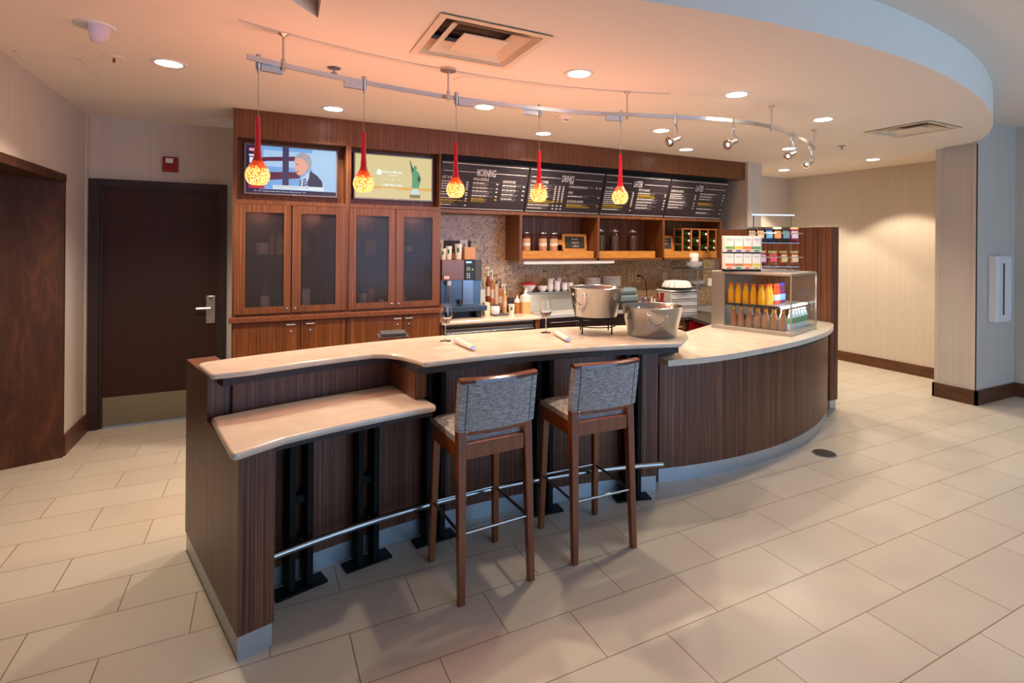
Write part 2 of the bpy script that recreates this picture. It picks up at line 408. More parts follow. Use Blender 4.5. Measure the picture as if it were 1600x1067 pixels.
# unseen wall behind the camera; its window openings are assumed, added for daylight
fwm = MB().box(-3.9, -4.1, 0, 1.7, -4.0, ZU).box(6.7, -4.1, 0, 7.8, -4.0, ZU).box(1.7, -4.1, 0, 6.7, -4.0, 0.25).box(1.7, -4.1, 2.8, 6.7, -4.0, ZU)
struct(fwm.build('wall_front', PAPER))
wf = MB()
for x in (1.7, 3.35, 4.99, 6.64): wf.box(x, -4.08, 0.25, x+0.06, -4.02, 2.8)
struct(wf.box(1.7, -4.08, 0.25, 6.7, -4.02, 0.30).box(1.7, -4.08, 2.75, 6.7, -4.02, 2.8).build('assumed_window_1', ALUD), 'assumed aluminium framed lobby windows, added unseen behind the camera')  # unseen frames, added to go with the assumed daylight lamp
# baseboards
struct(MB().box(-1.37, 5.455, 0, -1.352, 6.11, 0.16).box(-1.37, 6.095, 0, -1.345, 6.11, 0.16).build('baseboard_left', BASEW))
struct(MB().box(7.66, 3.38, 0, 7.682, 6.0, 0.14).build('baseboard_right', BASEW))
struct(MB().box(6.79, 2.965, 0, 6.812, 3.40, 0.155).box(6.79, 2.965, 0, 7.66, 2.992, 0.155).box(6.79, 3.38, 0, 7.66, 3.40, 0.155).build('baseboard_column', BASEW))
struct(MB().box(7.638, -7, 0, 7.662, 2.965, 0.155).build('baseboard_right_near', BASEW))
struct(MB().box(6.0, 5.98, 0, 7.66, 6.002, 0.14).build('baseboard_hall', BASEW))

# door
d = thing('door_1', 'dark brown flush door with metal kick plate and card lock', 'door', (0, 6.10, 0)); d['kind'] = 'structure'
fr = MB()
fr.box(-1.365, -0.03, 0, -1.285, 0.06, 2.175).box(-0.368, -0.03, 0, -0.30, 0.06, 2.175).box(-1.365, -0.03, 2.1751, -0.30, 0.06, 2.24)
fr.box(-1.2849, -0.012, 0, -1.262, 0.06, 2.155).box(-0.386, -0.012, 0, -0.3681, 0.06, 2.155).box(-1.2849, -0.012, 2.1551, -0.3681, 0.06, 2.1749)
fr.build('door_frame', FRAMED, d, bevel=0.002)
MB().box(-1.262, 0.01, 0.012, -0.386, 0.05, 2.155).build('door_leaf', DOORW, d)
kp = MB().box(-1.258, 0.0, 0.015, -0.392, 0.009, 0.275)
kp.build('kick_plate', KICK, d)
lk_ = MB().box(-0.468, -0.014, 0.90, -0.392, 0.009, 1.165).build('lock_plate', mat('lock_metal', (0.6, 0.58, 0.55), 0.35, 0.9), d, bevel=0.004)
MB().tube([(-0.43, -0.014, 1.05), (-0.43, -0.06, 1.05), (-0.545, -0.062, 1.05)], 0.011, 8).build('lever', CHROME, lk_, True)
MB().lathe([(0.0, 0), (0.008, 0), (0.008, 0.003), (0, 0.003)], seg=12).xf(T(-0.43, -0.017, 1.135) @ Matrix.Rotation(PI/2, 4, 'X')).build('card_indicator', BLACKP, lk_)

# fire alarm
fa = thing('fire_alarm', 'red fire alarm pull station mounted above the dark door', 'alarm', (-0.76, 6.105, 2.405))
MB().box(-0.06, -0.045, -0.07, 0.06, 0, 0.07).build('housing', REDP, fa, bevel=0.008)
MB().box(-0.035, -0.049, 0.012, 0.022, -0.044, 0.055).build('label_plate', PAPERW, fa)
MB().box(-0.04, -0.06, -0.035, 0.03, -0.044, -0.015).build('pull_handle', REDP, fa, bevel=0.004)

# extinguisher cabinet
ec = thing('extinguisher_cabinet', 'white wall box with a dark slot window on the column', 'cabinet', (7.20, 2.99, 1.24))
MB().box(-0.15, -0.09, -0.36, 0.15, 0, 0.36).build('housing', WHITE, ec, bevel=0.012)
MB().box(-0.075, -0.10, -0.335, 0.14, -0.09, 0.335).build('cabinet_door', WHITE, ec, bevel=0.005)
MB().box(-0.055, -0.104, -0.28, -0.025, -0.099, 0.28).build('window_slot', mat('dark_glass', (0.03, 0.05, 0.04), 0.1), ec)

# ------------------------------------------------------------------ ceiling fittings
def downlight(x, y, label, r0=0.085, first=[None]):
    if first[0] is None:
        t = thing('downlight', label, 'ceiling light', (x, y, ZC), 0, 'recessed downlights in the lower ceiling')
        MB().lathe([(r0-.012, 0.001), (r0-.012, -0.004), (r0+.012, -0.006), (r0+.016, 0.001)], seg=32, closed=True).build('trim_ring', WHITE, t, True)
        MB().lathe([(0.0, 0.0005), (r0-.012, 0.0005), (r0-.012, -0.002), (0, -0.002)], seg=32).build('diffuser', LAMPE, t)
        first[0] = t
    else:
        t = dup(first[0], (x, y, ZC), None, label)
    return t
DL = [(-0.522, 4.076, 'large round downlight nearest the dark door and left wall'),
      (0.525, 4.786, 'round downlight above the left television'),
      (1.605, 4.112, 'large round downlight between the wooden soffit and the third red pendant'),
      (1.832, 3.012, 'round downlight just right of the big square air vent'),
      (2.509, 4.805, 'round downlight above the morning and drinks menu boards'),
      (3.44, 4.119, 'round downlight partly behind the leftmost track spotlight'),
      (3.098, 2.867, 'round downlight in front of the rail above the second spotlight'),
      (4.367, 4.785, 'small round downlight closest to the soffit near the last menu board'),
      (4.361, 3.064, 'round downlight right of the rail, between rail end and right vent'),
      (6.90, 4.155, 'round downlight in front of the pale right wall'),
      (6.76, 5.36, 'small distant downlight at the back of the hallway')]
for x, y, l in DL:
    downlight(x, y, l)
downlight(5.33, 4.16, 'round downlight seen behind the third track spotlight')
def lamp(kind, name, loc, energy, col, **kw):
    l = bpy.data.lights.new(name, kind); l.energy = energy; l.color = col
    for k, v in kw.items(): setattr(l, k, v)
    o = bpy.data.objects.new(name, l); COL.objects.link(o); o.location = loc
    return o
WARM = (1.0, 0.83, 0.64)
for x, y, l in DL + [(5.33, 4.16, '')]:
    far = x > 6.5
    lamp('SPOT', 'downlight_lamp', (x, y, ZC-0.02), (115 if x < 0 else 40 if y < 3.2 else 62) if not far else 92, WARM, spot_size=math.radians(104 if far else 128), spot_blend=0.5 if not far else 0.25, shadow_soft_size=0.05)

def vent(name, label, cx, cy, w, h):
    t = thing(name, label, 'air vent', (cx, cy, ZC), 0)
    q = 0.89
    MB().box(-w/2*q+.004, -h/2*q+.004, 0.115, w/2*q-.004, h/2*q-.004, 0.125).build('backing', mat('vent_dark', srgb(70, 58, 50), 0.8), t)
    cream = flat('vent_cream', 232, 214, 190, 0.5)
    def sq(a, b, z0, z1):
        m = MB(); P = []
        for s, zz in ((a, z0), (b, z1)): P.append([(-w/2*s, -h/2*s, zz), (w/2*s, -h/2*s, zz), (w/2*s, h/2*s, zz), (-w/2*s, h/2*s, zz)])
        for i in range(4):
            j = (i+1) % 4
            m.face([P[0][i], P[1][i], P[1][j], P[0][j]])
            m.face([(p[0], p[1], p[2]+0.003) for p in (P[0][j], P[1][j], P[1][i], P[0][i])])
        return m
    sq(1.0, 0.87, -0.008, -0.008).build('vent_frame', cream, t)
    sq(0.87, 0.70, -0.006, 0.07).build('vane', cream, t)
    sq(0.72, 0.50, -0.004, 0.045).build('vane', cream, t)
    MB().box(-w/2*.42, -h/2*.42, -0.012, w/2*.42, h/2*.42, -0.004).build('centre_plate', cream, t, bevel=0.003)
vent('ceiling_vent', 'large square ceiling air vent above the left part of the bar', 1.07, 2.84, 0.62, 0.62)
vent('ceiling_vent', 'smaller looking square air vent near the right end of the curved ceiling', 5.46, 2.925, 0.56, 0.58)

def sprinkler(label, x, y, rec=True):
    t = thing('sprinkler', label, 'sprinkler', (x, y, ZC))
    MB().lathe([(0, 0.001), (0.042, 0.001), (0.042, -0.004), (0.03, -0.007), (0.0, -0.007)], seg=20).build('escutcheon', ALUD, t, True)
    MB().lathe([(0, -0.007), (0.008, -0.007), (0.006, -0.03), (0.02, -0.032), (0.02, -0.035), (0, -0.035)], seg=12).build('deflector', ALUD, t)
sprinkler('small chrome fire sprinkler behind the rail left of the second pendant', 0.404, 3.665)
sprinkler('small fire sprinkler on the ceiling between rail end and right vent', 5.69, 3.77)
t = thing('strobe_light', 'white half-dome strobe fixture on the ceiling at upper left', 'alarm light', (-0.775, 3.55, ZC))
MB().lathe([(0, 0.001), (0.09, 0.001), (0.085, -0.008), (0, -0.008)], seg=28).build('base_plate', WHITE, t, True)
hd = MB().lathe([(0.0, -0.085), (0.02, -0.083), (0.045, -0.07), (0.06, -0.045), (0.065, -0.008)], seg=20)
hd.v = [(x if x > -0.015 else -0.015, y, z_) for x, y, z_ in hd.v]
hd.build('dome', flat('dome_white', 214, 200, 214), t, True)
t = thing('sprinkler', 'recessed sprinkler with a red bulb left of the largest downlight', 'sprinkler', (-0.804, 4.112, ZC))
MB().lathe([(0, 0.001), (0.06, 0.001), (0.055, -0.004), (0, -0.004)], seg=20).build('cover_plate', CEIL, t, True)
MB().lathe([(0, -0.004), (0.007, -0.004), (0.007, -0.03), (0, -0.03)], seg=8).build('red_bulb', REDP, t)
t = thing('smoke_detector', 'round cream smoke detector between the rail and the soffit', 'smoke detector', (2.342, 4.102, ZC))
MB().lathe([(0, 0.001), (0.075, 0.001), (0.07, -0.012), (0.05, -0.02), (0.045, -0.04), (0.03, -0.045), (0, -0.045)], seg=24).build('housing', CEIL, t, True)
MB().box(-0.02, -0.048, -0.036, 0.02, -0.044, -0.03).build('sensor_slot', BLACKP, t)
o = MB().lathe([(0, 0.001), (0.12, 0.001), (0.118, -0.005), (0.07, -0.004), (0.068, -0.006), (0, -0.006)], c=(1.271, 3.52, ZC), seg=32).build('ceiling_speaker', CEIL, None, True)
tag(o, 'flat round ceiling speaker cover beside the round track canopy', 'speaker')

# ------------------------------------------------------------------ track rail, pendants, spots
ZT = 2.63
t1 = arc((1.244, -0.411), 3.786, -0.355, 0.245, 22)
tp = t1 + [(2.42, 3.16), (2.705, 3.075), (2.93, 3.0), (3.16, 2.955), (3.36, 2.94), (3.59, 2.965), (3.80, 3.02), (3.99, 3.085), (4.26, 3.18), (4.52, 3.30), (4.72, 3.40)]
def strip(pts, w, z0, z1):
    m = MB(); n = len(pts); L = []; R = []
    for i in range(n):
        a = Vector(pts[max(i-1, 0)]); b = Vector(pts[min(i+1, n-1)]); d_ = (b-a).normalized(); q = Vector((-d_.y, d_.x))*w/2
        L.append(Vector(pts[i])+q); R.append(Vector(pts[i])-q)
    for i in range(n-1):
        A, B_, C_, D_ = L[i], L[i+1], R[i+1], R[i]
        m.face([(D_.x, D_.y, z0), (C_.x, C_.y, z0), (C_.x, C_.y, z1), (D_.x, D_.y, z1)])
        m.face([(B_.x, B_.y, z0), (A.x, A.y, z0), (A.x, A.y, z1), (B_.x, B_.y, z1)])
        m.face([(A.x, A.y, z1), (D_.x, D_.y, z1), (C_.x, C_.y, z1), (B_.x, B_.y, z1)])
        m.face([(D_.x, D_.y, z0), (A.x, A.y, z0), (B_.x, B_.y, z0), (C_.x, C_.y, z0)])
    for i, fl_ in ((0, 1), (n-1, 0)):
        q = [(L[i].x, L[i].y, z0), (R[i].x, R[i].y, z0), (R[i].x, R[i].y, z1), (L[i].x, L[i].y, z1)]
        m.face(q if fl_ else q[::-1])
    return m
rail = thing('track_rail', 'long curved satin metal lighting rail hanging under the ceiling', 'light rail', (0, 0, ZT))
strip(tp, 0.012, -0.012, 0.014).build('rail', NICKEL, rail)
for x, y, big in ((0.097, 3.19, 0), (1.051, 3.33, 1), (2.352, 3.195, 0), (3.59, 2.965, 0), (4.69, 3.385, 0)):
    s_ = MB().lathe([(0, 0.17), (0.05 if big else 0.024, 0.17), (0.05 if big else 0.024, 0.155 if big else 0.163), (0.006, 0.15), (0.006, 0.02), (0, 0.02)], c=(x, y, 0), seg=20)
    s_.lathe([(0, 0.03), (0.011, 0.03), (0.011, -0.03), (0, -0.03)], c=(x, y, 0), seg=12)
    s_.build('standoff', NICKEL, rail, True)
def pendant(x, y, rz, side, label, first={}):
    if side not in first:
        t = thing('pendant_lamp', label, 'pendant lamp', (x, y, ZT), rz, 'red glass pendants over the bar')
        m = MB().lathe([(0, 0.035), (0.014, 0.035), (0.014, -0.035), (0.008, -0.045), (0.004, -0.065), (0, -0.065)], seg=14)
        x0, x1 = (0.012, 0.115) if side > 0 else (-0.115, -0.012)
        m.box(x0, -0.011, -0.045, x1, 0.011, 0.006)
        m.build('connector', NICKEL, t, True)
        MB().tube([(0, 0, -0.06), (0, 0, -0.29)], 0.0016, 6).build('cord', ALUD, t)
        z0 = -0.645
        pr = [(0.030, 0.0), (0.042, 0.006), (0.052, 0.02), (0.0585, 0.042), (0.058, 0.06), (0.05, 0.083), (0.036, 0.105), (0.025, 0.125)]
        g = MB().lathe(pr, seg=28); o_ = g.build('glass_globe', GLOBE, t, True); o_.location = (0, 0, z0)
        MB().lathe([(0.025, 0.125), (0.018, 0.15), (0.0145, 0.20), (0.012, 0.27), (0.010, 0.355), (0, 0.36)], seg=20).build('glass_stem', REDG, t, True).location = (0, 0, z0)
        first[side] = t
    else:
        t = dup(first[side], (x, y, ZT), rz, label)
    lamp('POINT', 'pendant_light', (x, y, ZT-0.60), 27, (1.0, 0.34, 0.21), shadow_soft_size=0.066)
pendant(-0.02, 3.19, 0.2, 1, 'leftmost red pendant, hanging in front of the left television')
pendant(0.532, 3.305, 0.12, -1, 'red pendant hanging in front of the yellow television picture')
pendant(1.116, 3.361, 0.0, 1, 'red pendant hanging in front of the morning menu board')
pendant(1.724, 3.363, -0.12, -1, 'red pendant hanging in front of the drinks menu board')
pendant(2.317, 3.223, -0.25, -1, 'rightmost red pendant, in front of the first later menu board')

def spot(x, y, rz, label, first=[None]):
    if first[0] is None:
        t = thing('track_spotlight', label, 'spotlight', (x, y, ZT), rz, 'spotlights on the curved rail')
        MB().lathe([(0, 0.028), (0.012, 0.028), (0.012, -0.05), (0, -0.05)], seg=12).build('connector', CHROME, t, True)
        yk = MB()
        yk.tube([(0, 0, -0.05), (-0.02, 0.0, -0.07), (-0.045, -0.012, -0.12), (-0.06, -0.02, -0.17)], 0.0045, 6)
        yk.tube([(0, 0, -0.05), (0.012, 0, -0.08), (0.012, 0, -0.11), (0.045, 0.0, -0.112), (0.062, 0.0, -0.135), (0.045, 0.0, -0.155)], 0.0045, 6)
        yk.build('yoke', CHROME, t, True)
        R_ = T(-0.035, 0, -0.178) @ Matrix.Rotation(math.radians(-112), 4, 'Y')
        MB().lathe([(0, -0.075), (0.017, -0.075), (0.018, -0.02), (0.03, 0.0), (0.033, 0.018)], seg=18).xf(R_).build('lamp_head', NICKEL, t, True)
        MB().lathe([(0.029, 0.012), (0.037, 0.012), (0.037, 0.03), (0.029, 0.03)], seg=20, closed=True).xf(R_).build('front_ring', CHROME, t, True)
        MB().lathe([(0, 0.016), (0.014, 0.016), (0.014, 0.020), (0, 0.020)], seg=18).xf(R_).build('bulb_face', mat('bulb', (1, 1, 1), 0.4, emit=(1, .85, .65), estr=2.0), t)
        MB().lathe([(0.014, 0.008), (0.028, 0.018)], seg=18).xf(R_).build('reflector', NICKEL, t)
        first[0] = t
    else: t = dup(first[0], (x, y, ZT), rz, label)
SP = [(2.705, 3.075, 'copper-tinted track spotlight nearest the pendants'), (3.16, 2.955, 'second track spotlight from the pendants'),
      (3.99, 3.085, 'third track spotlight, hanging in front of a downlight'), (4.52, 3.30, 'track spotlight at the end of the rail')]
for x, y, l in SP:
    spot(x, y, 0.0, l)
    o = lamp('SPOT', 'spot_lamp', (x-0.10, y+0.03, ZT-0.22), 17, (1.0, 0.78, 0.55), spot_size=math.radians(80), spot_blend=0.6, shadow_soft_size=0.03)
    dr = Vector((-0.5, 0.55, -1.0)).normalized(); o.rotation_euler = dr.to_track_quat('-Z', 'Y').to_euler()

# ------------------------------------------------------------------ bar
C1 = (1.255, -0.89)
A_ = (-0.359, 3.513); B_ = (-0.075, 2.469); B2 = (0.060, 2.498); A2 = (-0.226, 3.549)
ux, uy = (B_[0]-A_[0]), (B_[1]-A_[1])
def onp(t, off=0.0):   # along panel, off = inward
    return (A_[0]+ux*t+off*0.965, A_[1]+uy*t+off*0.262)
bar = thing('bar_counter', 'long curved dark striped wood bar with metal kick plates', 'bar counter', (0, 0, 0))
MB().prism([onp(0), onp(1), onp(1, .138), onp(0, .138)], 0.10, 0.828).prism([onp(0), onp(0.475), onp(0.475, .138), onp(0, .138)], 0.828, 1.04).build('end_panel', ZEB, bar)
MB().prism([onp(0.006, .004), onp(0.994, .004), onp(0.994, .132), onp(0.006, .132)], 0.0, 0.10).build('kick_plate', ALU, bar)
MB().prism(ring(C1, 3.99, 4.38, -0.305, -0.104, 16), 0.10, 0.828).prism(ring(C1, 4.14, 4.38, -0.338, -0.125, 16), 0.828, 1.0).build('front_panel', ZEB, bar)
for a, b in ((-0.083, 0.073), (0.098, 0.233), (0.262, 0.299)):
    MB().prism(ring(C1, 3.99, 4.06, a, b, 12), 0.10, 1.0).build('front_panel', ZEB, bar)
MB().prism(ring(C1, 3.75, 4.13, -0.142, -0.125, 2), 0.865, 1.0).build('side_panel', ZEB, bar)
MB().prism(ring(C1, 4.07, 4.38, -0.104, 0.299, 24), 0.0, 1.0).build('inner_core', DARK, bar)
MB().prism(ring(C1, 4.0, 4.068, -0.303, 0.298, 30), 0.0, 0.10).build('kick_plate', ALU, bar)
MB().prism(ring(C1, 4.09, 4.385, -0.352, -0.142, 16), 1.0, 1.04).prism(ring(C1, 3.71, 4.385, -0.142, 0.305, 24), 1.0, 1.04).build('top_substrate', DARK, bar)
MB().prism([onp(0.915, -.0), onp(0.915, .02)] + arc(C1, 3.64, -0.345, -0.132, 16) + arc(C1, 4.1, -0.132, -0.345, 10)+[onp(.5, .02), onp(.5, .14)], 0.795, 0.826) if False else None
MB().prism(ring(C1, 3.64, 3.985, -0.335, -0.128, 16), 0.797, 0.828).build('shelf_substrate', DARK, bar)
MB().box(2.42, 2.95, 0.915, 2.60, 3.25, 1.0).build('corner_bracket', DARK, bar)

def top(name, pts, z0, z1, label, bev=0.013):
    o = MB().prism(pts, z0, z1).build(name, QUARTZ, None, False, bev, 3, 50)
    return tag(o, label, 'countertop')
P = [(-0.150, 2.985), (-0.205, 2.925)]
hi = [(-0.287, 3.235), (-0.203, 2.925)] + arc(C1, 4.045, -0.325, -0.175, 12) + [(C1[0]+3.98*math.sin(-.150), C1[1]+3.98*math.cos(-.150))] + \
     arc(C1, 3.675, -0.137, 0.306, 24) + [(2.58, 2.79), (2.71, 2.96), (2.835, 3.38)] + arc(C1, 4.45, 0.34, 0.15, 12) + arc(C1, 4.41, 0.1, -0.31, 20)
n_ = len(hi)
hif = fillet(hi, {0: 0.05, 1: 0.025, 15: 0.10, 16: 0.03, 40: 0.04})
top('bar_worktop', hif, 1.04, 1.07, 'high cream quartz bar top carrying wine glasses and steel buckets')
lo = [(-0.205, 2.965), (-0.095, 2.40)] + arc(C1, 3.595, -0.345, -0.125, 14)[1:] + arc(C1, 4.118, -0.130, -0.345, 12)
lof = fillet(lo, {0: 0.03, 1: 0.04, 15: 0.04})
top('low_bar_shelf', lof, 0.828, 0.86, 'lower cream quartz shelf at the left end of the bar')

# brackets
def bracket(th, label, z1, first={}):
    x, y = C1[0]+3.92*math.sin(th), C1[1]+3.92*math.cos(th)
    key = z1
    if key not in first:
        t = thing('support_bracket', label, 'bracket', (x, y, 0), -th, 'black steel brackets under the bar')
        MB().box(-0.12, -0.055, 0, 0.12, 0.04, 0.012).build('foot_plate', BLACK, t)
        for s_ in (-1, 1):
            MB().box(s_*0.042-0.014, -0.03, 0.012, s_*0.042+0.014, 0.055, z1).build('post', BLACK, t)
        for za, zb_ in ((0.21, 0.25), (0.41, 0.45)): MB().box(-0.028, 0.0, za, 0.028, 0.04, zb_).build('cross_piece', BLACK, t)
        first[key] = t
    else: dup(first[key], (x, y, 0), -th, label)
bracket(-0.279, 'black steel bracket next to the bar end panel', 0.796)
bracket(-0.192, 'second black steel bracket under the low shelf', 0.796)
bracket(-0.094, 'black steel bracket behind the left stool', 0.999)
bracket(0.086, 'black steel bracket between the two stools', 0.999)
bracket(0.245, 'black steel bracket behind the right stool legs', 0.999)
# foot rail
fr_ = thing('foot_rail', 'round brushed steel foot rail along the bar front', 'foot rail', (0, 0, 0.245))
MB().tube([(p[0], p[1], 0) for p in arc(C1, 3.835, -0.322, 0.292, 30)], 0.019, 14).build('tube', STEEL, fr_, True)
for th in (-0.279, -0.192, -0.094, 0.086, 0.245):
    MB().tube([(C1[0]+3.84*math.sin(th), C1[1]+3.84*math.cos(th), 0), (C1[0]+3.895*math.sin(th), C1[1]+3.895*math.cos(th), 0)], 0.009, 8).build('rail_arm', STEEL, fr_)

# curved service counter
C2 = (3.258, 6.10)
def arc2(r_, a0, a1, n=24): return [(C2[0]+r_*math.sin(a0+(a1-a0)*i/n), C2[1]-r_*math.cos(a0+(a1-a0)*i/n)) for i in range(n+1)]
sc_ = thing('service_counter', 'convex striped wood service counter with metal kick plate', 'counter', (0, 0, 0))
MB().prism(arc2(3.18, -0.235, 0.575, 40)+[(5.06, 3.6), (4.72, 3.82)]+arc2(2.75, 0.50, -0.235, 30), 0.10, 0.845).build('curved_panel', ZEB, sc_)
MB().prism(arc2(3.172, -0.235, 0.573, 40)+arc2(2.76, 0.573, -0.235, 30), 0.0, 0.0995).build('kick_plate', ALU, sc_)
MB().prism(arc2(3.195, -0.238, 0.57, 40)+arc2(2.75, 0.57, -0.235, 30), 0.845, 0.868).build('top_substrate', DARK, sc_)
ct = [(2.445, 2.835), (2.649, 2.812), (2.83, 2.808), (3.016, 2.818), (3.25, 2.845), (3.471, 2.877), (3.66, 2.908), (3.85, 2.948), (4.04, 2.992), (4.222, 3.045), (4.39, 3.098), (4.552, 3.157), (4.71, 3.225), (4.861, 3.304), (4.98, 3.37), (5.079, 3.435), (5.15, 3.49), (5.205, 3.56), (5.205, 3.75), (5.05, 3.98), (4.6, 4.12), (4.015, 3.99), (3.443, 3.73), (3.0, 3.58), (2.62, 3.46), (2.46, 3.30)]
top('service_worktop', fillet(ct, {16: 0.05, 17: 0.04}), 0.868, 0.908, 'lower cream quartz top of the curved service counter')

# tall partition
pa = thing('partition_panel', 'tall striped wood partition at the right end of the counter', 'partition', (0, 0, 0))
MB().box(5.215, 3.56, 0.10, 5.335, 5.095, 1.89).build('panel', ZEB, pa)
MB().box(5.225, 3.57, 0.0, 5.32, 5.09, 0.10).build('kick_plate', ALU, pa)
t = thing('floor_drain', 'round dark floor drain cover beside the curved counter', 'drain', (4.085, 2.835, 0))
MB().lathe([(0.0, 0), (0.085, 0), (0.082, 0.004), (0.0, 0.004)], seg=32).build('cover', flat('drain_dark', 42, 40, 36, 0.5), t)
MB().lathe([(0.085, 0), (0.093, 0), (0.09, 0.005), (0.083, 0.005)], seg=32, closed=True).build('rim', ALUD, t)

# ------------------------------------------------------------------ stools
def stool(x, y, rz, label, first=[None]):
    if first[0] is not None: return dup(first[0], (x, y, 0), rz, label)
    t = thing('bar_stool', label, 'bar stool', (x, y, 0), rz, 'grey tweed bar stools at the bar'); first[0] = t
    def leg(pb, pt, wb, wt, zt):
        m = MB(); b = []
        for (p, w, zz) in ((pb, wb, 0.0), (pt, wt, zt)):
            b += [(p[0]-w/2, p[1]-w/2, zz), (p[0]+w/2, p[1]-w/2, zz), (p[0]+w/2, p[1]+w/2, zz), (p[0]-w/2, p[1]+w/2, zz)]
        m.v = b; m.f = [(3, 2, 1, 0), (4, 5, 6, 7), (0, 1, 5, 4), (1, 2, 6, 5), (2, 3, 7, 6), (3, 0, 4, 7)]; m.m = [0]*6
        return m
    for s_ in (-1, 1):
        leg((s_*0.188, -0.205), (s_*0.178, -0.16), 0.032, 0.045, 0.80).build('leg', STOOLW, t, bevel=0.003)
        leg((s_*0.188, 0.20), (s_*0.172, 0.178), 0.030, 0.04, 0.712).build('leg', STOOLW, t, bevel=0.003)
    f_ = MB()
    f_.box(-0.19, 0.165, 0.66, 0.19, 0.195, 0.735).box(-0.157, -0.18, 0.66, 0.157, -0.15, 0.735)
    f_.box(-0.197, -0.139, 0.66, -0.167, 0.195, 0.735).box(0.167, -0.139, 0.66, 0.197, 0.195, 0.735)
    f_.build('seat_frame', STOOLW, t, bevel=0.003)
    s2 = MB()
    n = 10
    def sz(u, v): 
        return 0.765 + 0.022*(1-(abs(u)**4))*(1-(abs(v)**4))
    g = [[(-0.195+0.39*i/n, -0.148+0.355*j/n, sz(2*i/n-1, 2*j/n-1)) for j in range(n+1)] for i in range(n+1)]
    for i in range(n):
        for j in range(n): s2.face([g[i][j], g[i+1][j], g[i+1][j+1], g[i][j+1]])
    s2.box(-0.195, -0.148, 0.736, 0.195, 0.207, 0.765)
    s2.build('seat', TWEED, t)
    # backrest: curved slab, top at 1.06, leaning back
    bk = MB(); N = 12
    def bp(u, w, off):   # u -1..1, w 0..1 up
        x_ = 0.205*u; z_ = 0.80+0.235*w
        y_ = -0.183 - 0.035*w + 0.030*u*u - 0.014 + off
        return (x_, y_, z_)
    ro = [[bp(-1+2*i/N, j/4, -0.022) for j in range(5)] for i in range(N+1)]
    ri = [[bp(-1+2*i/N, j/4, 0.022) for j in range(5)] for i in range(N+1)]
    for i in range(N):
        for j in range(4):
            bk.face([ro[i][j], ro[i+1][j], ro[i+1][j+1], ro[i][j+1]]); bk.face([ri[i+1][j], ri[i][j], ri[i][j+1], ri[i+1][j+1]])
        bk.face([ro[i][4], ro[i+1][4], ri[i+1][4], ri[i][4]]); bk.face([ro[i+1][0], ro[i][0], ri[i][0], ri[i+1][0]])
    for i, fl_ in ((0, 0), (N, 1)):
        for j in range(4):
            q = [ro[i][j], ro[i][j+1], ri[i][j+1], ri[i][j]]; bk.face(q[::-1] if not fl_ else q)
    b_ = bk.build('backrest', TWEED, t)
    sm = MB()
    for u in (-0.84, 0.84):
        sm.tube([tuple(Vector(bp(u, w, -0.0225))) for w in (0.02, 0.25, 0.5, 0.75, 0.98)], 0.0017, 6)
    sm.build('seam', mat('seam_thread', srgb(70, 66, 70), 0.9), b_)
    rl = MB()
    pts = [bp(-1.01+2.02*i/N, 1.0, 0) for i in range(N+1)]
    for i in range(N):
        a, b2_ = pts[i], pts[i+1]
        sec = lambda p: [(p[0], p[1]-0.026, p[2]), (p[0], p[1]-0.024, p[2]+0.014), (p[0], p[1]-0.01, p[2]+0.021), (p[0], p[1]+0.012, p[2]+0.021), (p[0], p[1]+0.025, p[2]+0.012), (p[0], p[1]+0.026, p[2])]
        sa, sb = sec(a), sec(b2_)
        for k in range(6):
            k2 = (k+1) % 6; rl.face([sa[k], sb[k], sb[k2], sa[k2]])
        if i == 0: rl.face(sa[::-1])
        if i == N-1: rl.face(sb)
    rl.build('top_rail', RAILW, t, True)
    lr = MB()
    for i in range(N):
        a, b2_ = bp(-0.76+1.52*i/N, 0, 0), bp(-0.76+1.52*(i+1)/N, 0, 0)
        for q in (((a[0], a[1]-.02, .782), (b2_[0], b2_[1]-.02, .782), (b2_[0], b2_[1]-.02, .8), (a[0], a[1]-.02, .8)), ((a[0], a[1]+.015, .782), (b2_[0], b2_[1]+.015, .782), (b2_[0], b2_[1]-.02, .782), (a[0], a[1]-.02, .782))): lr.face(list(q))
    lr.build('lower_rail', STOOLW, t)
    for nm, a, b2_ in (('foot_bar', (-0.18, -0.19, 0.32), (0.18, -0.19, 0.32)), ('foot_bar', (-0.182, -0.188, 0.315), (-0.182, 0.188, 0.315)),
                       ('foot_bar', (0.182, -0.188, 0.315), (0.182, 0.188, 0.315)), ('foot_bar', (-0.18, 0.19, 0.32), (0.18, 0.19, 0.32))):
        MB().tube([a, b2_], 0.0075, 10).build(nm, STEEL, t, True)
    return t
stool(1.014, 2.617, 0.065, 'left bar stool with grey tweed back, nearest the low shelf')
stool(1.672, 2.640, -0.02, 'right bar stool with grey tweed back, below the steel buckets')

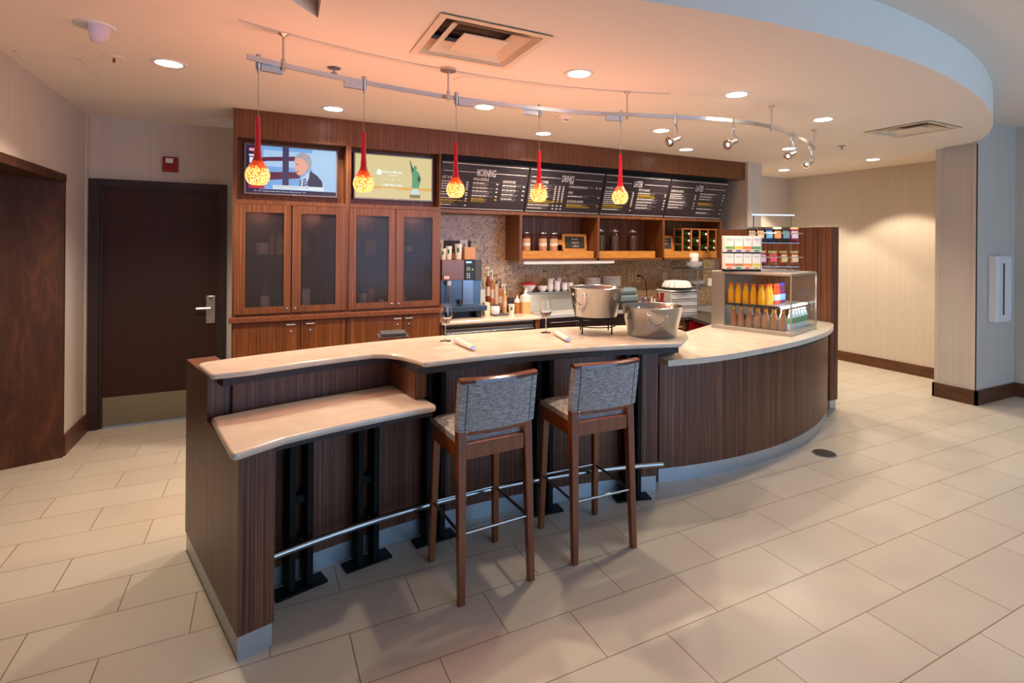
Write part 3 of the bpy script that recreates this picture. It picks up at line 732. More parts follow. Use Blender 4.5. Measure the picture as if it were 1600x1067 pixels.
# ------------------------------------------------------------------ tall cabinets with televisions
def cabinet(x0, x1, label, splits_u, locks_u, splits_l):
    t = thing('tall_cabinet', label, 'cabinet', (x0, 5.15, 0)); W_ = x1-x0
    b = MB()
    for xa, xb in ((0, 0.03), (W_-0.015, W_)): b.box(xa, 0, 0.08, xb, 0.52, 2.57)
    b.box(0.03, 0.50, 0.08, W_-0.015, 0.52, 2.57)
    for z0, z1 in ((0.08, 0.10), (1.06, 1.075), (2.007, 2.042), (2.562, 2.57)): b.box(0.03, 0, z0, W_-0.015, 0.50, z1)
    b.build('carcass', ZEBC, t)
    n = MB().box(0.03, 0.16, 2.042, W_-0.015, 0.18, 2.562).build('niche_back', ZEBC, t)
    MB().box(0.03, 0.04, 0, W_-0.015, 0.06, 0.08).build('plinth', DARK, t)
    MB().box(0.03, 0.16, 1.565, W_-0.015, 0.5, 1.575).build('glass_shelf', mat('shelf_edge', (0.10, 0.13, 0.13), 0.2), t)
    for k, (a, c, ga, gb) in enumerate(splits_u):
        f = MB(); z0, z1, g0, g1 = 1.08, 2.003, 1.135, 1.936
        f.box(a, -0.02, z0, ga, 0, z1).box(gb, -0.02, z0, c, 0, z1).box(ga, -0.02, z0, gb, 0, g0).box(ga, -0.02, g1, gb, 0, z1)
        dd = f.build('cabinet_door', ZEBC, t)
        MB().box(ga, -0.008, g0, gb, -0.004, g1).build('glass_pane', SMOKEP, dd)
        lx = locks_u[k]
        MB().lathe([(0, 0), (0.011, 0), (0.011, 0.006), (0.006, 0.008), (0, 0.008)], seg=16).xf(T(lx, -0.02, 1.115) @ Matrix.Rotation(PI/2, 4, 'X')).build('lock', CHROME, dd, True)
    for a, c, hx in splits_l:
        dd = MB().box(a, -0.02, 0.10, c, 0, 1.005).build('base_door', ZEBC, t)
        MB().box(hx-0.035, -0.036, 0.972, hx+0.035, -0.018, 0.982).build('pull_handle', PULL, dd)
        MB().lathe([(0, 0), (0.011, 0), (0.011, 0.006), (0, 0.008)], seg=16).xf(T(hx, -0.02, 0.915) @ Matrix.Rotation(PI/2, 4, 'X')).build('lock', CHROME, dd, True)
    return t
SMOKEP = pane('smoked_pane', (0.66, 0.64, 0.66), 0.012, 0.16, 0.03)
_nt = SMOKEP.node_tree; _o = next(n for n in _nt.nodes if n.type == 'OUTPUT_MATERIAL'); _s = _o.inputs[0].links[0].from_socket
_d = _nt.nodes.new('ShaderNodeBsdfDiffuse'); _d.inputs[0].default_value = (0.13, 0.115, 0.13, 1); _m = _nt.nodes.new('ShaderNodeMixShader'); _m.inputs[0].default_value = 0.18
_nt.links.new(_s, _m.inputs[1]); _nt.links.new(_d.outputs[0], _m.inputs[2]); _nt.links.new(_m.outputs[0], _o.inputs[0])
CAB1 = cabinet(-0.215, 0.69, 'dark striped tall cabinet unit holding the news television', [(0.016, 0.443, 0.097, 0.387), (0.453, 0.895, 0.522, 0.807)], [0.41, 0.478],
        [(0.012, 0.521, 0.445), (0.527, 0.899, 0.60)])
cabinet(0.69, 1.56, 'dark striped tall cabinet unit holding the yellow screened television', [(0.018, 0.43, 0.08, 0.367), (0.436, 0.864, 0.508, 0.784)], [0.40, 0.462],
        [(0.163, 0.505, 0.455), (0.51, 0.864, 0.56)])
_f = MB().box(0.907, -0.02, 0.10, 1.065, -0.001, 1.005).build('filler_panel', ZEBC, CAB1)
o = MB().box(-0.235, 5.108, 1.012, 1.575, 5.67, 1.056).build('cabinet_ledge', ZEBH, None, bevel=0.004) if False else MB().box(-0.235, 5.098, 1.012, 1.568, 5.149, 1.058).build('cabinet_ledge', ZEBH, None, bevel=0.006)
tag(o, 'dark wood ledge running along both tall cabinets below glass doors', 'ledge')
o = MB().box(-0.215, 5.15, 2.5705, 5.725, 5.685, 2.799).build('wood_soffit', ZEBC)
tag(o, 'long striped wood soffit above the televisions and menu boards', 'soffit')

# things behind the smoked glass
def bottle_prof(r_, h, neck=0.3, nr=0.35):
    return [(0, 0), (r_, 0), (r_, h*(1-neck)*0.92), (r_*0.9, h*(1-neck)), (r_*nr, h*(1-neck*0.55)), (r_*nr, h), (0, h)]
def simple_bottle(name, x, y, z_, r_, h, m_, lm, label, cat='bottle', group=None, cap=None, neck=0.3):
    t = thing(name, label, cat, (x, y, z_), 0, group)
    MB().lathe(bottle_prof(r_, h, neck), seg=16).build('bottle_body', m_, t, True)
    if lm: MB().lathe([(r_+0.0008, h*0.15), (r_+0.0008, h*0.5)], seg=16).build('bottle_label', lm, t, True)
    if cap: MB().lathe([(0, h*0.97), (r_*0.4, h*0.97), (r_*0.4, h*1.04), (0, h*1.04)], seg=12).build('cap', cap, t, True)
    return t
g_c = 'stored items behind the smoked glass doors'
def card_box(name, x0, x1, y, z0, z1, col, label, dp=0.05, cat='box'):
    o = MB().box(-(x1-x0)/2, -dp/2, 0, (x1-x0)/2, dp/2, z1-z0).build(name, col, None, bevel=0.002)
    o.location = ((x0+x1)/2, y, z0); tag(o, label, cat); return o
GB = flat('green_bottle', 60, 100, 70, 0.15); YB = flat('amber_yellow', 200, 170, 70, 0.3); PK = flat('peach_box', 216, 160, 116, 0.7)
card_box('sign_card', -0.045, 0.055, 5.40, 1.576, 1.68, flat('cream_card', 226, 208, 170, 0.8), 'small cream lettered card behind the first glass door', 0.02, 'card')
simple_bottle('bottle', 0.085, 5.42, 1.576, 0.022, 0.19, PK, None, 'slim peach bottle beside the cream card behind smoked glass')
simple_bottle('bottle', 0.155, 5.42, 1.576, 0.034, 0.20, YB, None, 'yellow bottle on the upper shelf behind the first glass door')
simple_bottle('bottle', 0.355, 5.42, 1.576, 0.034, 0.20, YB, None, 'yellow bottle on the upper shelf behind the second glass door')
simple_bottle('bottle', 0.48, 5.42, 1.576, 0.032, 0.22, flat('rose', 170, 100, 80, 0.4), None, 'rose coloured bottle behind the second glass door')
card_box('storage_box', 0.90, 0.99, 5.40, 1.576, 1.71, PK, 'peach carton on the upper shelf behind the third glass door')
simple_bottle('storage_jar', 1.31, 5.40, 1.576, 0.04, 0.17, flat('dark_jar', 60, 30, 40, 0.3), YB, 'dark jar with yellow label behind the fourth glass door', 'jar', neck=0.1)
simple_bottle('bottle', 0.035, 5.38, 1.076, 0.037, 0.26, GB, PAPERW, 'green bottle with white label behind the first glass door')
simple_bottle('bottle', 0.14, 5.48, 1.076, 0.034, 0.29, GB, None, 'plain green bottle further back behind the first glass door')
card_box('storage_box', 0.335, 0.40, 5.38, 1.076, 1.26, PAPERW, 'tall white carton low behind the second glass door')
simple_bottle('bottle', 0.50, 5.46, 1.076, 0.03, 0.28, flat('blue_bottle', 50, 60, 110, 0.2), None, 'dark blue bottle low behind the second glass door')
simple_bottle('bottle', 0.865, 5.36, 1.076, 0.038, 0.26, flat('blue_bottle', 50, 60, 110, 0.2), PAPERW, 'blue bottle with white label behind the third glass door')
card_box('storage_box', 0.915, 0.975, 5.40, 1.076, 1.24, PK, 'tan carton low behind the third glass door')
card_box('storage_box', 1.015, 1.055, 5.34, 1.076, 1.14, PAPERW, 'small white carton low behind the third glass door')
simple_bottle('bottle', 1.235, 5.38, 1.076, 0.04, 0.18, flat('lime', 130, 170, 90, 0.3), PAPERW, 'squat lime green bottle low behind the fourth glass door', neck=0.15)

# ------------------------------------------------------------------ televisions
def poly2(m, pts, zoff, mi): m.face([(p[0], -zoff, p[1]) for p in pts], mi)
def tv(x0, label):
    t = thing('television', label, 'television', (x0+0.3775, 5.25, 2.315))
    MB().box(-0.3775, 0, -0.22, 0.3775, 0.05, 0.22).build('bezel', mat('tv_bezel', (0.20, 0.18, 0.18), 0.35, 0.6), t, bevel=0.004)
    lg = text_mb('LG', 0.014, 0.0003, 1, 'CENTER').xf(T(0.012, -0.0012, -0.213) @ FRONT)
    lg.build('maker_mark', PAPERW, t)
    MB().box(-0.15, 0.05, -0.12, 0.15, 0.078, 0.12).build('wall_mount', BLACK, t)
    return t
SW, SH = 0.362, 0.204
tv1 = tv(-0.137, 'left television showing a grey haired person in a suit on news')
sc1 = MB(); G1 = [glow('tv_blue', 120, 170, 226), glow('tv_sky', 170, 205, 240), glow('tv_navy', 30, 20, 60), glow('tv_red', 190, 40, 60), glow('tv_face', 232, 168, 150), glow('tv_hair', 168, 164, 168),
      glow('tv_suit', 44, 48, 78), glow('tv_shirt', 190, 210, 235), glow('tv_banner', 226, 236, 246), glow('tv_dark', 60, 56, 92), glow('tv_maroon', 96, 34, 66), glow('tv_tie', 70, 80, 130)]
def R4(x0, y0, x1, y1): return [(x0, y0), (x1, y0), (x1, y1), (x0, y1)]
poly2(sc1, R4(-SW, -SH, SW, SH), 0.001, 0)
poly2(sc1, R4(0.16, -SH+0.03, SW, SH), 0.0012, 1)
poly2(sc1, R4(-0.23, 0.03, 0.16, 0.17), 0.0014, 1)
poly2(sc1, [(-0.26, 0.06), (-0.20, 0.075), (0.02, 0.09), (0.02, 0.13), (-0.20, 0.11), (-0.26, 0.10)], 0.0016, 10)
poly2(sc1, [(-0.20, -0.09), (0.06, -0.06), (0.06, -0.005), (-0.20, -0.02)], 0.0016, 10)
poly2(sc1, R4(-0.08, -0.15, -0.03, SH), 0.0017, 9)
poly2(sc1, R4(-SW, -SH, -0.26, SH), 0.0018, 2)
poly2(sc1, R4(-SW, -SH, SW, -SH+0.034), 0.0019, 2)
poly2(sc1, R4(-0.335, 0.05, -0.275, 0.10), 0.0022, 8); poly2(sc1, R4(-0.34, 0.15, -0.27, 0.18), 0.0022, 3)
poly2(sc1, R4(-0.34, 0.11, -0.27, 0.125), 0.0022, 8); poly2(sc1, R4(-0.34, 0.025, -0.28, 0.035), 0.0022, 8); poly2(sc1, R4(-0.34, -0.165, -0.22, -0.13), 0.0022, 3)
def EL(cx_, cy_, rx, ry, n=20, a0=0.0): return [(cx_+rx*math.cos(2*PI*i/n), cy_+ry*math.sin(2*PI*i/n)) for i in range(n)]
poly2(sc1, [(0.055, -0.165), (0.06, -0.08), (0.09, -0.04), (0.15, 0.01), (0.205, -0.03), (0.245, -0.08), (0.25, -0.165)], 0.0022, 6)
poly2(sc1, [(0.065, -0.165), (0.07, -0.06), (0.10, -0.03), (0.14, 0.015), (0.135, -0.05), (0.11, -0.12), (0.12, -0.165)], 0.0024, 7)
poly2(sc1, [(0.08, -0.165), (0.085, -0.07), (0.105, -0.055), (0.125, -0.11), (0.14, -0.165)], 0.0026, 11)
for k in range(4): poly2(sc1, [(0.083+k*.006, -0.085-k*.022), (0.118+k*.003, -0.07-k*.022), (0.12+k*.003, -0.078-k*.022), (0.083+k*.006, -0.093-k*.022)], 0.0028, 7)
poly2(sc1, EL(0.085, 0.085, 0.072, 0.078), 0.0028, 5)
poly2(sc1, [(0.015, 0.09), (0.03, 0.12), (0.07, 0.13), (0.105, 0.09), (0.12, 0.04), (0.105, -0.01), (0.07, -0.035), (0.04, -0.03), (0.028, 0.0), (0.012, 0.015), (0.02, 0.03)], 0.0030, 4)
poly2(sc1, EL(0.036, 0.062, 0.010, 0.004, 10), 0.0032, 10); poly2(sc1, EL(0.042, -0.002, 0.013, 0.004, 10), 0.0032, 3)
poly2(sc1, EL(0.118, 0.05, 0.012, 0.022, 12), 0.0032, 4)
poly2(sc1, [(0.024, 0.115), (0.035, 0.155), (0.085, 0.172), (0.135, 0.15), (0.16, 0.09), (0.145, 0.02), (0.125, 0.025), (0.122, 0.075), (0.10, 0.11), (0.06, 0.118)], 0.0033, 5)
poly2(sc1, R4(-0.155, -0.165, 0.26, -0.13), 0.0034, 8)
scr = sc1.build('screen', G1, tv1)
m = text_mb('Pass Defense: 6-13, 68 Yds, Rush: 12-14 Zone', 0.019, 0, 0.78).xf(T(-0.145, -0.0040, -0.148) @ FRONT)
m.add(text_mb('previous career game totals against both defensive teams', 0.008, 0, 1.0).xf(T(-0.145, -0.0040, -0.160) @ FRONT))
m.build('caption_lettering', glow('tv_txt', 60, 70, 90), scr)
m = text_mb('NEWS', 0.028, 0.0006, 0.85).xf(T(-0.338, -0.0040, 0.155) @ FRONT)
m.add(text_mb('NFL   LIVE  Tracking the opening weekend with teams, schedules and scores   10:42', 0.012, 0.0002, 1.0).xf(T(-0.30, -0.0040, -0.190) @ FRONT))
m.build('ticker_lettering', glow('tv_wht', 230, 236, 250), scr)
tv2 = tv(0.755, 'right television with yellow advert and green robed figure')
sc2 = MB(); G2 = [glow('tv_tan', 222, 204, 146), glow('tv_tan2', 226, 192, 110), glow('tv_gold', 226, 176, 86), glow('tv_green', 96, 158, 112), glow('tv_green2', 60, 92, 66), glow('tv_brown', 140, 124, 70), glow('tv_pale', 200, 222, 226)]
poly2(sc2, R4(-SW, -SH, SW, SH), 0.001, 0); poly2(sc2, R4(-SW, -SH, SW*.4, 0.02), 0.0012, 0)
poly2(sc2, R4(-0.22, -0.115, SW, -0.09), 0.0014, 2)
poly2(sc2, [(0.145, -0.19), (0.25, -0.19), (0.25, -0.155), (0.145, -0.155)], 0.0016, 5)
poly2(sc2, [(0.165, -0.155), (0.235, -0.155), (0.23, -0.10), (0.17, -0.10)], 0.0016, 6)
poly2(sc2, [(0.165, -0.09), (0.235, -0.09), (0.25, -0.02), (0.245, 0.045), (0.225, 0.075), (0.20, 0.085), (0.175, 0.08), (0.165, 0.055), (0.17, -0.02)], 0.0018, 3)
poly2(sc2, [(0.165, 0.05), (0.15, 0.14), (0.145, 0.175), (0.152, 0.178), (0.165, 0.13), (0.188, 0.085)], 0.0019, 4)
poly2(sc2, EL(0.198, 0.105, 0.017, 0.024), 0.0020, 3); poly2(sc2, EL(0.237, 0.0, 0.018, 0.03), 0.0021, 4)
sr2 = sc2.build('screen', G2, tv2)
m = MB()
for tx, s_, bx, x_, z_ in (('Liberty Mutual', 0.036, 0.0006, -0.115, 0.04), ('INSURANCE', 0.017, 0.0002, -0.06, 0.012), ('AUTO   |   HOME   |   LIFE', 0.017, 0, -0.11, -0.025), ('1-888-963-3166', 0.034, 0.0006, -0.12, -0.085), ('Liberty Mutual Insurance', 0.017, 0, -0.13, -0.115)):
    m.add(text_mb(tx, s_, bx, 0.86).xf(T(x_, -0.0040, z_) @ FRONT))
m.face([(-0.17, -0.004, 0.02), (-0.125, -0.004, 0.02), (-0.12, -0.004, 0.06), (-0.155, -0.004, 0.075), (-0.165, -0.004, 0.05)])
m.build('advert_lettering', glow('tv_txt2', 236, 244, 246, 1.1), sr2)

# ------------------------------------------------------------------ menu boards
MBK = mat('menu_black', srgb(50, 42, 46), 0.32); MWH = mat('menu_white', srgb(222, 216, 212), 0.5); MYL = mat('menu_yellow', srgb(206, 172, 36), 0.5); MGR = mat('menu_grey', srgb(150, 142, 142), 0.5)
TY, TZ, BY_, BZ = 5.17, 2.508, 5.325, 2.035
sl = math.atan2(BY_-TY, TZ-BZ); MH = math.hypot(BY_-TY, TZ-BZ); MW = 0.968
def menu(x0, label, cols, heading):
    t = thing('menu_board', label, 'menu board', (x0, BY_, BZ)); t.rotation_euler = (sl, 0, 0)
    # local: x right, z up the slope, faces -y
    MB().box(0.004, 0, 0, MW-0.004, 0.02, MH).build('panel', MBK, t)
    R_ = MB(); e = -0.0012
    def bar_(m, u0, u1, v, h): m.box(u0*MW, e, (1-v)*MH-h/2, u1*MW, 0.0, (1-v)*MH+h/2)
    bar_(R_, 0.01, 0.99, 0.035, 0.006); bar_(R_, 0.01, 0.99, 0.965, 0.006)
    bar_(R_, 0.03, 0.40, 0.195, 0.005); bar_(R_, 0.60, 0.97, 0.195, 0.005)
    R_.build('rule_lines', MWH, t)
    text_mb(heading, 0.105, 0.0016, 0.42, 'CENTER').xf(T(0.5*MW, e, (1-0.195)*MH-0.036) @ FRONT).build('heading', MWH, t)
    wt, yl, gr = MB(), MB(), MB(); rnd = random.Random(hash(label) % 999 if False else int(x0*100))
    for (u0, u1, v, hd_, items, prc) in cols:
        if hd_:
            wt.add(text_mb(hd_, 0.040, 0.0004, 0.58).xf(T(u0*MW, e, (1-v)*MH-0.014) @ FRONT)); bar_(gr, u0, u1, v+0.055, 0.0016); v += 0.085
        for kind in items:
            mm = yl if kind == 'y' else wt
            if kind == '-': v += 0.055; continue
            wd = rnd.uniform(0.40, 0.62)*(u1-u0)
            a = u0
            while a < u0+wd:
                b2 = min(a+rnd.uniform(0.02, 0.05), u0+wd); bar_(mm, a, b2, v, 0.0105); a = b2+0.006
            bar_(mm if kind == 'y' else gr, u0+wd+0.008, u0+wd+0.008+rnd.uniform(.03, .08), v+0.004, 0.004)
            for q in range(prc): bar_(mm, u1-0.022-q*0.052, u1-q*0.052, v+0.004, 0.013)
            v += 0.036
            for q in range(2 if kind in ('2', 'y') else (1 if kind == '1' else 0)):
                a = u0; en = u0+rnd.uniform(0.55, 0.85)*(u1-u0-.05)
                while a < en:
                    b2 = min(a+rnd.uniform(0.015, 0.04), en); bar_(mm if kind == 'y' else gr, a, b2, v-0.005, 0.0042); a = b2+0.005
                v += 0.024
            v += 0.012
    wt.build('white_lettering', MWH, t); gr.build('fine_lettering', MGR, t)
    if yl.v: yl.build('yellow_lettering', MYL, t)
menu(1.575, 'leftmost menu board, headed MORNING', [(0.02, 0.31, 0.33, 'HOT & FRESH', '0001010y0', 1), (0.36, 0.65, 0.33, 'PAN & GRIDDLE', '2121y', 1), (0.70, 0.97, 0.35, 'SANDWICHES', '2221', 1)], 'MORNING')
menu(2.548, 'menu board headed DRINKS', [(0.03, 0.47, 0.30, 'STARBUCKS COFFEE', '0000000y10', 3), (0.53, 0.97, 0.28, 'BEER', '1', 2), (0.53, 0.97, 0.50, 'WINE', '0', 1), (0.53, 0.97, 0.70, 'COCKTAILS & MORE', 'y', 1)], 'DRINKS')
menu(3.521, 'menu board headed LATER, left of the two', [(0.03, 0.46, 0.33, 'STARTERS & SHARES', '0000000y0', 1), (0.52, 0.97, 0.33, 'SOUP & SALADS', '0y1111', 1)], 'LATER')
menu(4.494, 'rightmost menu board, headed LATER', [(0.03, 0.47, 0.30, 'SOMETHING MORE', '002111', 1), (0.53, 0.97, 0.33, '', '110-y-0-1', 1)], 'LATER')
# black box stands in for the shaded void behind and between boards
o = MB().prism([(5.19, 0), (5.68, 0), (5.68, 1), (5.345, 1)], 0, 1)
o = MB(); o.v = [(x, y, z_) for x in (1.562, 5.46) for y, z_ in ((5.20, 2.569), (5.675, 2.569), (5.675, 2.035), (5.35, 2.035))]
o.f = [(0, 1, 2, 3), (7, 6, 5, 4), (0, 4, 5, 1), (1, 5, 6, 2), (2, 6, 7, 3), (3, 7, 4, 0)]; o.m = [0]*6
o = o.build('menu_shade_box', BLACK); tag(o, 'black slanted box painting the shaded void behind the four menu boards', 'backing')

# ------------------------------------------------------------------ cubby shelves
cb = thing('cubby_shelf', 'striped wood wall unit of three open cubbies below menu boards', 'shelf unit', (0, 0, 0))
MB().box(1.562, 5.30, 2.003, 5.47, 5.679, 2.034).build('top_panel', ZEBC, cb)
MB().box(2.515, 5.30, 1.505, 5.445, 5.679, 1.53).build('bottom_panel', ZEBC, cb)
for x in (2.485, 3.49, 4.465, 5.445):
    MB().box(x, 5.30, 1.505, x+0.03, 5.679, 2.003).build('divider', ZEBC, cb)
MB().box(2.515, 5.665, 1.53, 5.445, 5.679, 2.003).build('back_panel', ZEBC, cb)
for x0, x1, l in ((2.54, 3.47, 'light wood crate under the layered jars'), (3.53, 4.38, 'light wood crate under the coffee bean jars'), (4.505, 5.43, 'light wood crate under the wine rack')):
    c_ = thing('display_crate', l, 'crate', ((x0+x1)/2, 5.44, 1.53)); h = (x1-x0)/2
    MB().box(-h, -0.10, 0, h, -0.085, 0.074).build('front_board', CRATEW, c_)
    MB().box(-h, 0.085, 0, h, 0.10, 0.074).build('rear_board', CRATEW, c_)
    MB().box(-h, -0.10, 0.0745, h, 0.10, 0.082).build('top_board', CRATEW, c_)
ZR = 1.612
def jar(x, label, kind, first={}):
    if kind in first: return dup(first[kind], (x, 5.44, ZR), None, label)
    t = thing('glass_jar', label, 'jar', (x, 5.44, ZR), 0, 'jars in the cubbies'); first[kind] = t
    if kind == 'a':
        for k, (z0, z1, m_) in enumerate(((0.002, 0.055, flat('cocoa_tan', 196, 138, 92, 0.8)), (0.0555, 0.09, flat('white_layer', 240, 228, 214, 0.8)), (0.0905, 0.14, flat('tan_layer', 214, 172, 130, 0.8)), (0.1405, 0.17, flat('cherry_layer', 96, 24, 22, 0.6)))):
            MB().lathe([(0, z0), (0.047, z0), (0.047, z1), (0, z1)], seg=20).build('filling', m_, t, True)
        MB().lathe([(0.05, 0), (0.051, 0.165), (0.046, 0.175), (0.046, 0.20)], seg=24).build('glass_body', JARG, t, True)
        MB().lathe([(0.0, 0.206), (0.045, 0.206), (0.048, 0.199), (0.045, 0.195), (0, 0.195)], seg=24).build('lid', mat('steel_lid', (0.5, 0.5, 0.52), 0.25, 0.9), t, True)
    else:
        MB().lathe([(0, 0.002), (0.058, 0.002), (0.060, 0.16), (0.05, 0.185), (0, 0.19)], seg=22).build('filling', wood('coffee_beans', [(0.3, srgb(38, 20, 14)), (0.7, srgb(84, 50, 34))], (160, 160, 160), 0.5), t, True)
        MB().lathe([(0.064, 0), (0.066, 0.17), (0.055, 0.205), (0.045, 0.215), (0.045, 0.235)], seg=24).build('glass_body', JARG, t, True)
        MB().lathe([(0, 0.236), (0.048, 0.236), (0.05, 0.245), (0.02, 0.252), (0.02, 0.262), (0.0, 0.265)], seg=20).build('lid', mat('glass_lid', (0.62, 0.62, 0.64), 0.15, 0.6), t, True)
    return t
jar(2.635, 'leftmost cocoa layered jar, against the cubby side', 'a'); jar(2.845, 'middle one of the three cocoa layered jars', 'a'); jar(2.985, 'cocoa layered jar next to the chalkboard cutting board', 'a')
jar(3.625, 'leftmost jar of dark coffee beans', 'b'); jar(3.83, 'middle jar of dark coffee beans', 'b'); jar(4.10, 'rightmost jar of dark coffee beans', 'b')
def chalk(x, y, w_, txt, label, handle):
    t = thing('cutting_board', label, 'cutting board', (x, y, ZR)); t.rotation_euler = (math.radians(-6), 0, 0)
    pts = fillet([(0.0, 0.0), (w_, 0.0), (w_, 0.20), (0.0, 0.20)], {0: .025, 1: .025, 2: .025, 3: .025})
    m = MB().prism(pts, -0.008, 0.008)
    if handle: m.prism(fillet([(-0.10, 0.07), (0.01, 0.07), (0.01, 0.13), (-0.10, 0.13)], {0: .025, 3: .025}), -0.0075, 0.0075)
    M_ = Matrix(((1, 0, 0, 0), (0, 0, 1, 0), (0, 1, 0, 0), (0, 0, 0, 1)))
    m.xf(M_); m.f = [f[::-1] for f in m.f]
    m.build('board', CRATEW, t)
    MB().box(0.035, -0.0105, 0.03, w_-0.035, -0.0085, 0.17).build('chalkboard', flat('chalkboard', 56, 50, 46, 0.8), t)
    tm = MB()
    for k, s_ in enumerate(txt): tm.add(text_mb(s_, 0.034, 0.0003, 0.85, 'CENTER').xf(T(w_/2+k*0.006, -0.0115, 0.13-k*0.042) @ FRONT))
    tm.build('chalk_writing', flat('chalk', 196, 190, 182, 0.9), t)
chalk(3.13, 5.49, 0.335, ['try our', 'seasonal', 'coffees!'], 'cutting board with chalk words about seasonal coffees', True)
chalk(4.51, 5.49, 0.29, ['happy hour', '4-7 pm'], 'cutting board with chalk words about happy hour', False)
wr = thing('wine_rack', 'orange wood wine rack standing in the right cubby', 'wine rack', (4.825, 5.43, ZR))
for k in range(5):
    for ya, yb in ((-0.09, -0.075), (0.075, 0.09)): MB().box(k*0.146, ya, 0, k*0.146+0.014, yb, 0.285).build('upright', RACKW, wr)
for ya, yb in ((-0.095, -0.07), (0.07, 0.095)): MB().box(-0.008, ya, 0.285, 0.606, yb, 0.297).build('top_bar', RACKW, wr)
MB().box(0.014, -0.09, 0, 0.584, -0.076, 0.006).build('bottom_bar', RACKW, wr)
for k in range(4):
    for j in (0.09, 0.18):
        for xa in (0.014, 0.134): MB().box(k*0.146+xa, -0.085, j, k*0.146+xa+0.012, 0.085, j+0.006).build('bottle_ledge', RACKW, wr)
WG = mat('dark_wine_glass', (0.02, 0.05, 0.015), 0.1)
wb = None
for c, r_, l in ((0, 2, 'top wine bottle in the first column of the rack'), (0, 1, 'middle wine bottle in the first column of the rack'), (0, 0, 'bottom wine bottle in the first column of the rack'), (1, 1, 'only wine bottle in the second column of the rack'),
                 (2, 2, 'upper wine bottle in the third column of the rack'), (2, 0, 'lower wine bottle in the third column of the rack'), (3, 1, 'upper wine bottle in the last column of the rack'), (3, 0, 'lower wine bottle in the last column of the rack')):
    loc = (4.825+c*0.146+0.08, 5.40, ZR+0.047+0.09*r_)
    if wb is None:
        wb = thing('wine_bottle', l, 'bottle', loc, 0, 'wine bottles in the rack')
        RX = Matrix.Rotation(PI/2, 4, 'X')
        MB().lathe([(0, -0.12), (0.034, -0.12), (0.035, 0.03), (0.014, 0.07), (0.0135, 0.088), (0, 0.088)], seg=18).xf(RX).build('bottle_body', WG, wb, True)
        MB().lathe([(0, 0.0885), (0.0165, 0.0885), (0.0165, 0.096), (0, 0.098)], seg=14).xf(RX).build('foil_cap', flat('foil', 224, 220, 200, 0.35), wb, True)
    else: dup(wb, loc, None, l)
ul = thing('under_shelf_light', 'slim white light fitting below the first two cubbies', 'light fitting', (3.145, 5.40, 1.462))
MB().box(-0.60, -0.09, 0.006, 0.60, 0.05, 0.042).build('housing', WHITE, ul, bevel=0.004)
MB().box(-0.56, -0.05, 0.0, 0.56, 0.03, 0.0055).build('lens', mat('lens_off', srgb(236, 232, 226), 0.3), ul)

# ------------------------------------------------------------------ back counter
bc = thing('back_counter', 'cream topped back counter carrying the espresso machine', 'counter', (0, 0, 0))
MB().box(1.57, 5.10, 0.885, 2.66, 5.675, 0.92).build('counter_top', QUARTZ, bc, bevel=0.012, seg=3)
MB().box(1.57, 5.16, 0.08, 1.60, 5.67, 0.885).build('side_panel', ZEBC, bc); MB().box(2.605, 5.13, 0.0, 2.655, 5.67, 0.885).build('side_panel', ZEBC, bc)
fg = thing('undercounter_fridge', 'low stainless steel drawer fridge below the back counter', 'fridge', (2.10, 5.14, 0))
MB().box(-0.49, 0.03, 0.02, 0.49, 0.5, 0.875).build('body', ALUD, fg)
MB().box(-0.49, 0.0, 0.83, 0.49, 0.03, 0.87).build('top_trim', STEEL, fg, bevel=0.004)
for a, b in ((-0.485, -0.02), (-0.01, 0.485)): MB().box(a, 0.0, 0.10, b, 0.03, 0.80).build('fridge_door', STEEL, fg, bevel=0.004)
MB().box(-0.45, -0.002, 0.74, -0.40, 0.0, 0.79).build('energy_label', flat('energy_blue', 60, 140, 200), fg)
se = thing('steel_ice_station', 'stainless steel bar station with sloping backsplash', 'steel station', (2.67, 5.12, 0))
MB().box(0, 0.02, 0.0, 1.30, 0.55, 0.89).build('body', STEEL, se)
MB().box(0, 0, 0.89, 1.30, 0.55, 0.93).build('top_rim', mat('pale_steel', (0.7, 0.68, 0.65), 0.35, 0.6), se, bevel=0.004)
MB().box(0.12, 0.012, 0.55, 0.62, 0.02, 0.84).build('front_door', STEEL, se, bevel=0.003)
m = MB(); m.v = [(x, y, z_) for x in (0, 1.30) for y, z_ in ((0.30, 0.931), (0.40, 1.12), (0.55, 1.12), (0.55, 0.931))]
m.f = [(0, 1, 2, 3), (7, 6, 5, 4), (0, 4, 5, 1), (1, 5, 6, 2), (2, 6, 7, 3), (3, 7, 4, 0)]; m.m = [0]*6
m.build('sloping_backsplash', mat('dull_steel', (0.17, 0.168, 0.165), 0.32, 1.0), se)
MB().box(0, 0.39, 1.1205, 1.30, 0.55, 1.135).build('ledge', STEEL, se, bevel=0.003)
rc = thing('stone_counter', 'dark stone corner counter behind the drinks display case', 'counter', (0, 0, 0))
MB().prism([(3.98, 4.98), (4.64, 4.98), (4.44, 4.44), (4.62, 4.22), (5.20, 4.22), (5.20, 5.67), (3.98, 5.67)], 0.785, 0.82).build('counter_top', STONE, rc)
MB().prism([(3.99, 5.03), (4.95, 5.03), (4.90, 4.50), (4.90, 4.27), (5.19, 4.27), (5.19, 5.66), (3.99, 5.66)], 0.08, 0.785).build('base_cabinet', DARK, rc)
dd = MB().box(4.20, 5.01, 0.12, 4.58, 5.03, 0.77).build('base_door', ZEBC, rc)
MB().box(4.42, 4.985, 0.70, 4.52, 5.01, 0.712).build('pull_handle', PULL, dd)
MB().lathe([(0, 0), (0.013, 0), (0.013, 0.006), (0, 0.008)], seg=16).xf(T(4.52, 5.01, 0.66) @ Matrix.Rotation(PI/2, 4, 'X')).build('lock', CHROME, dd, True)
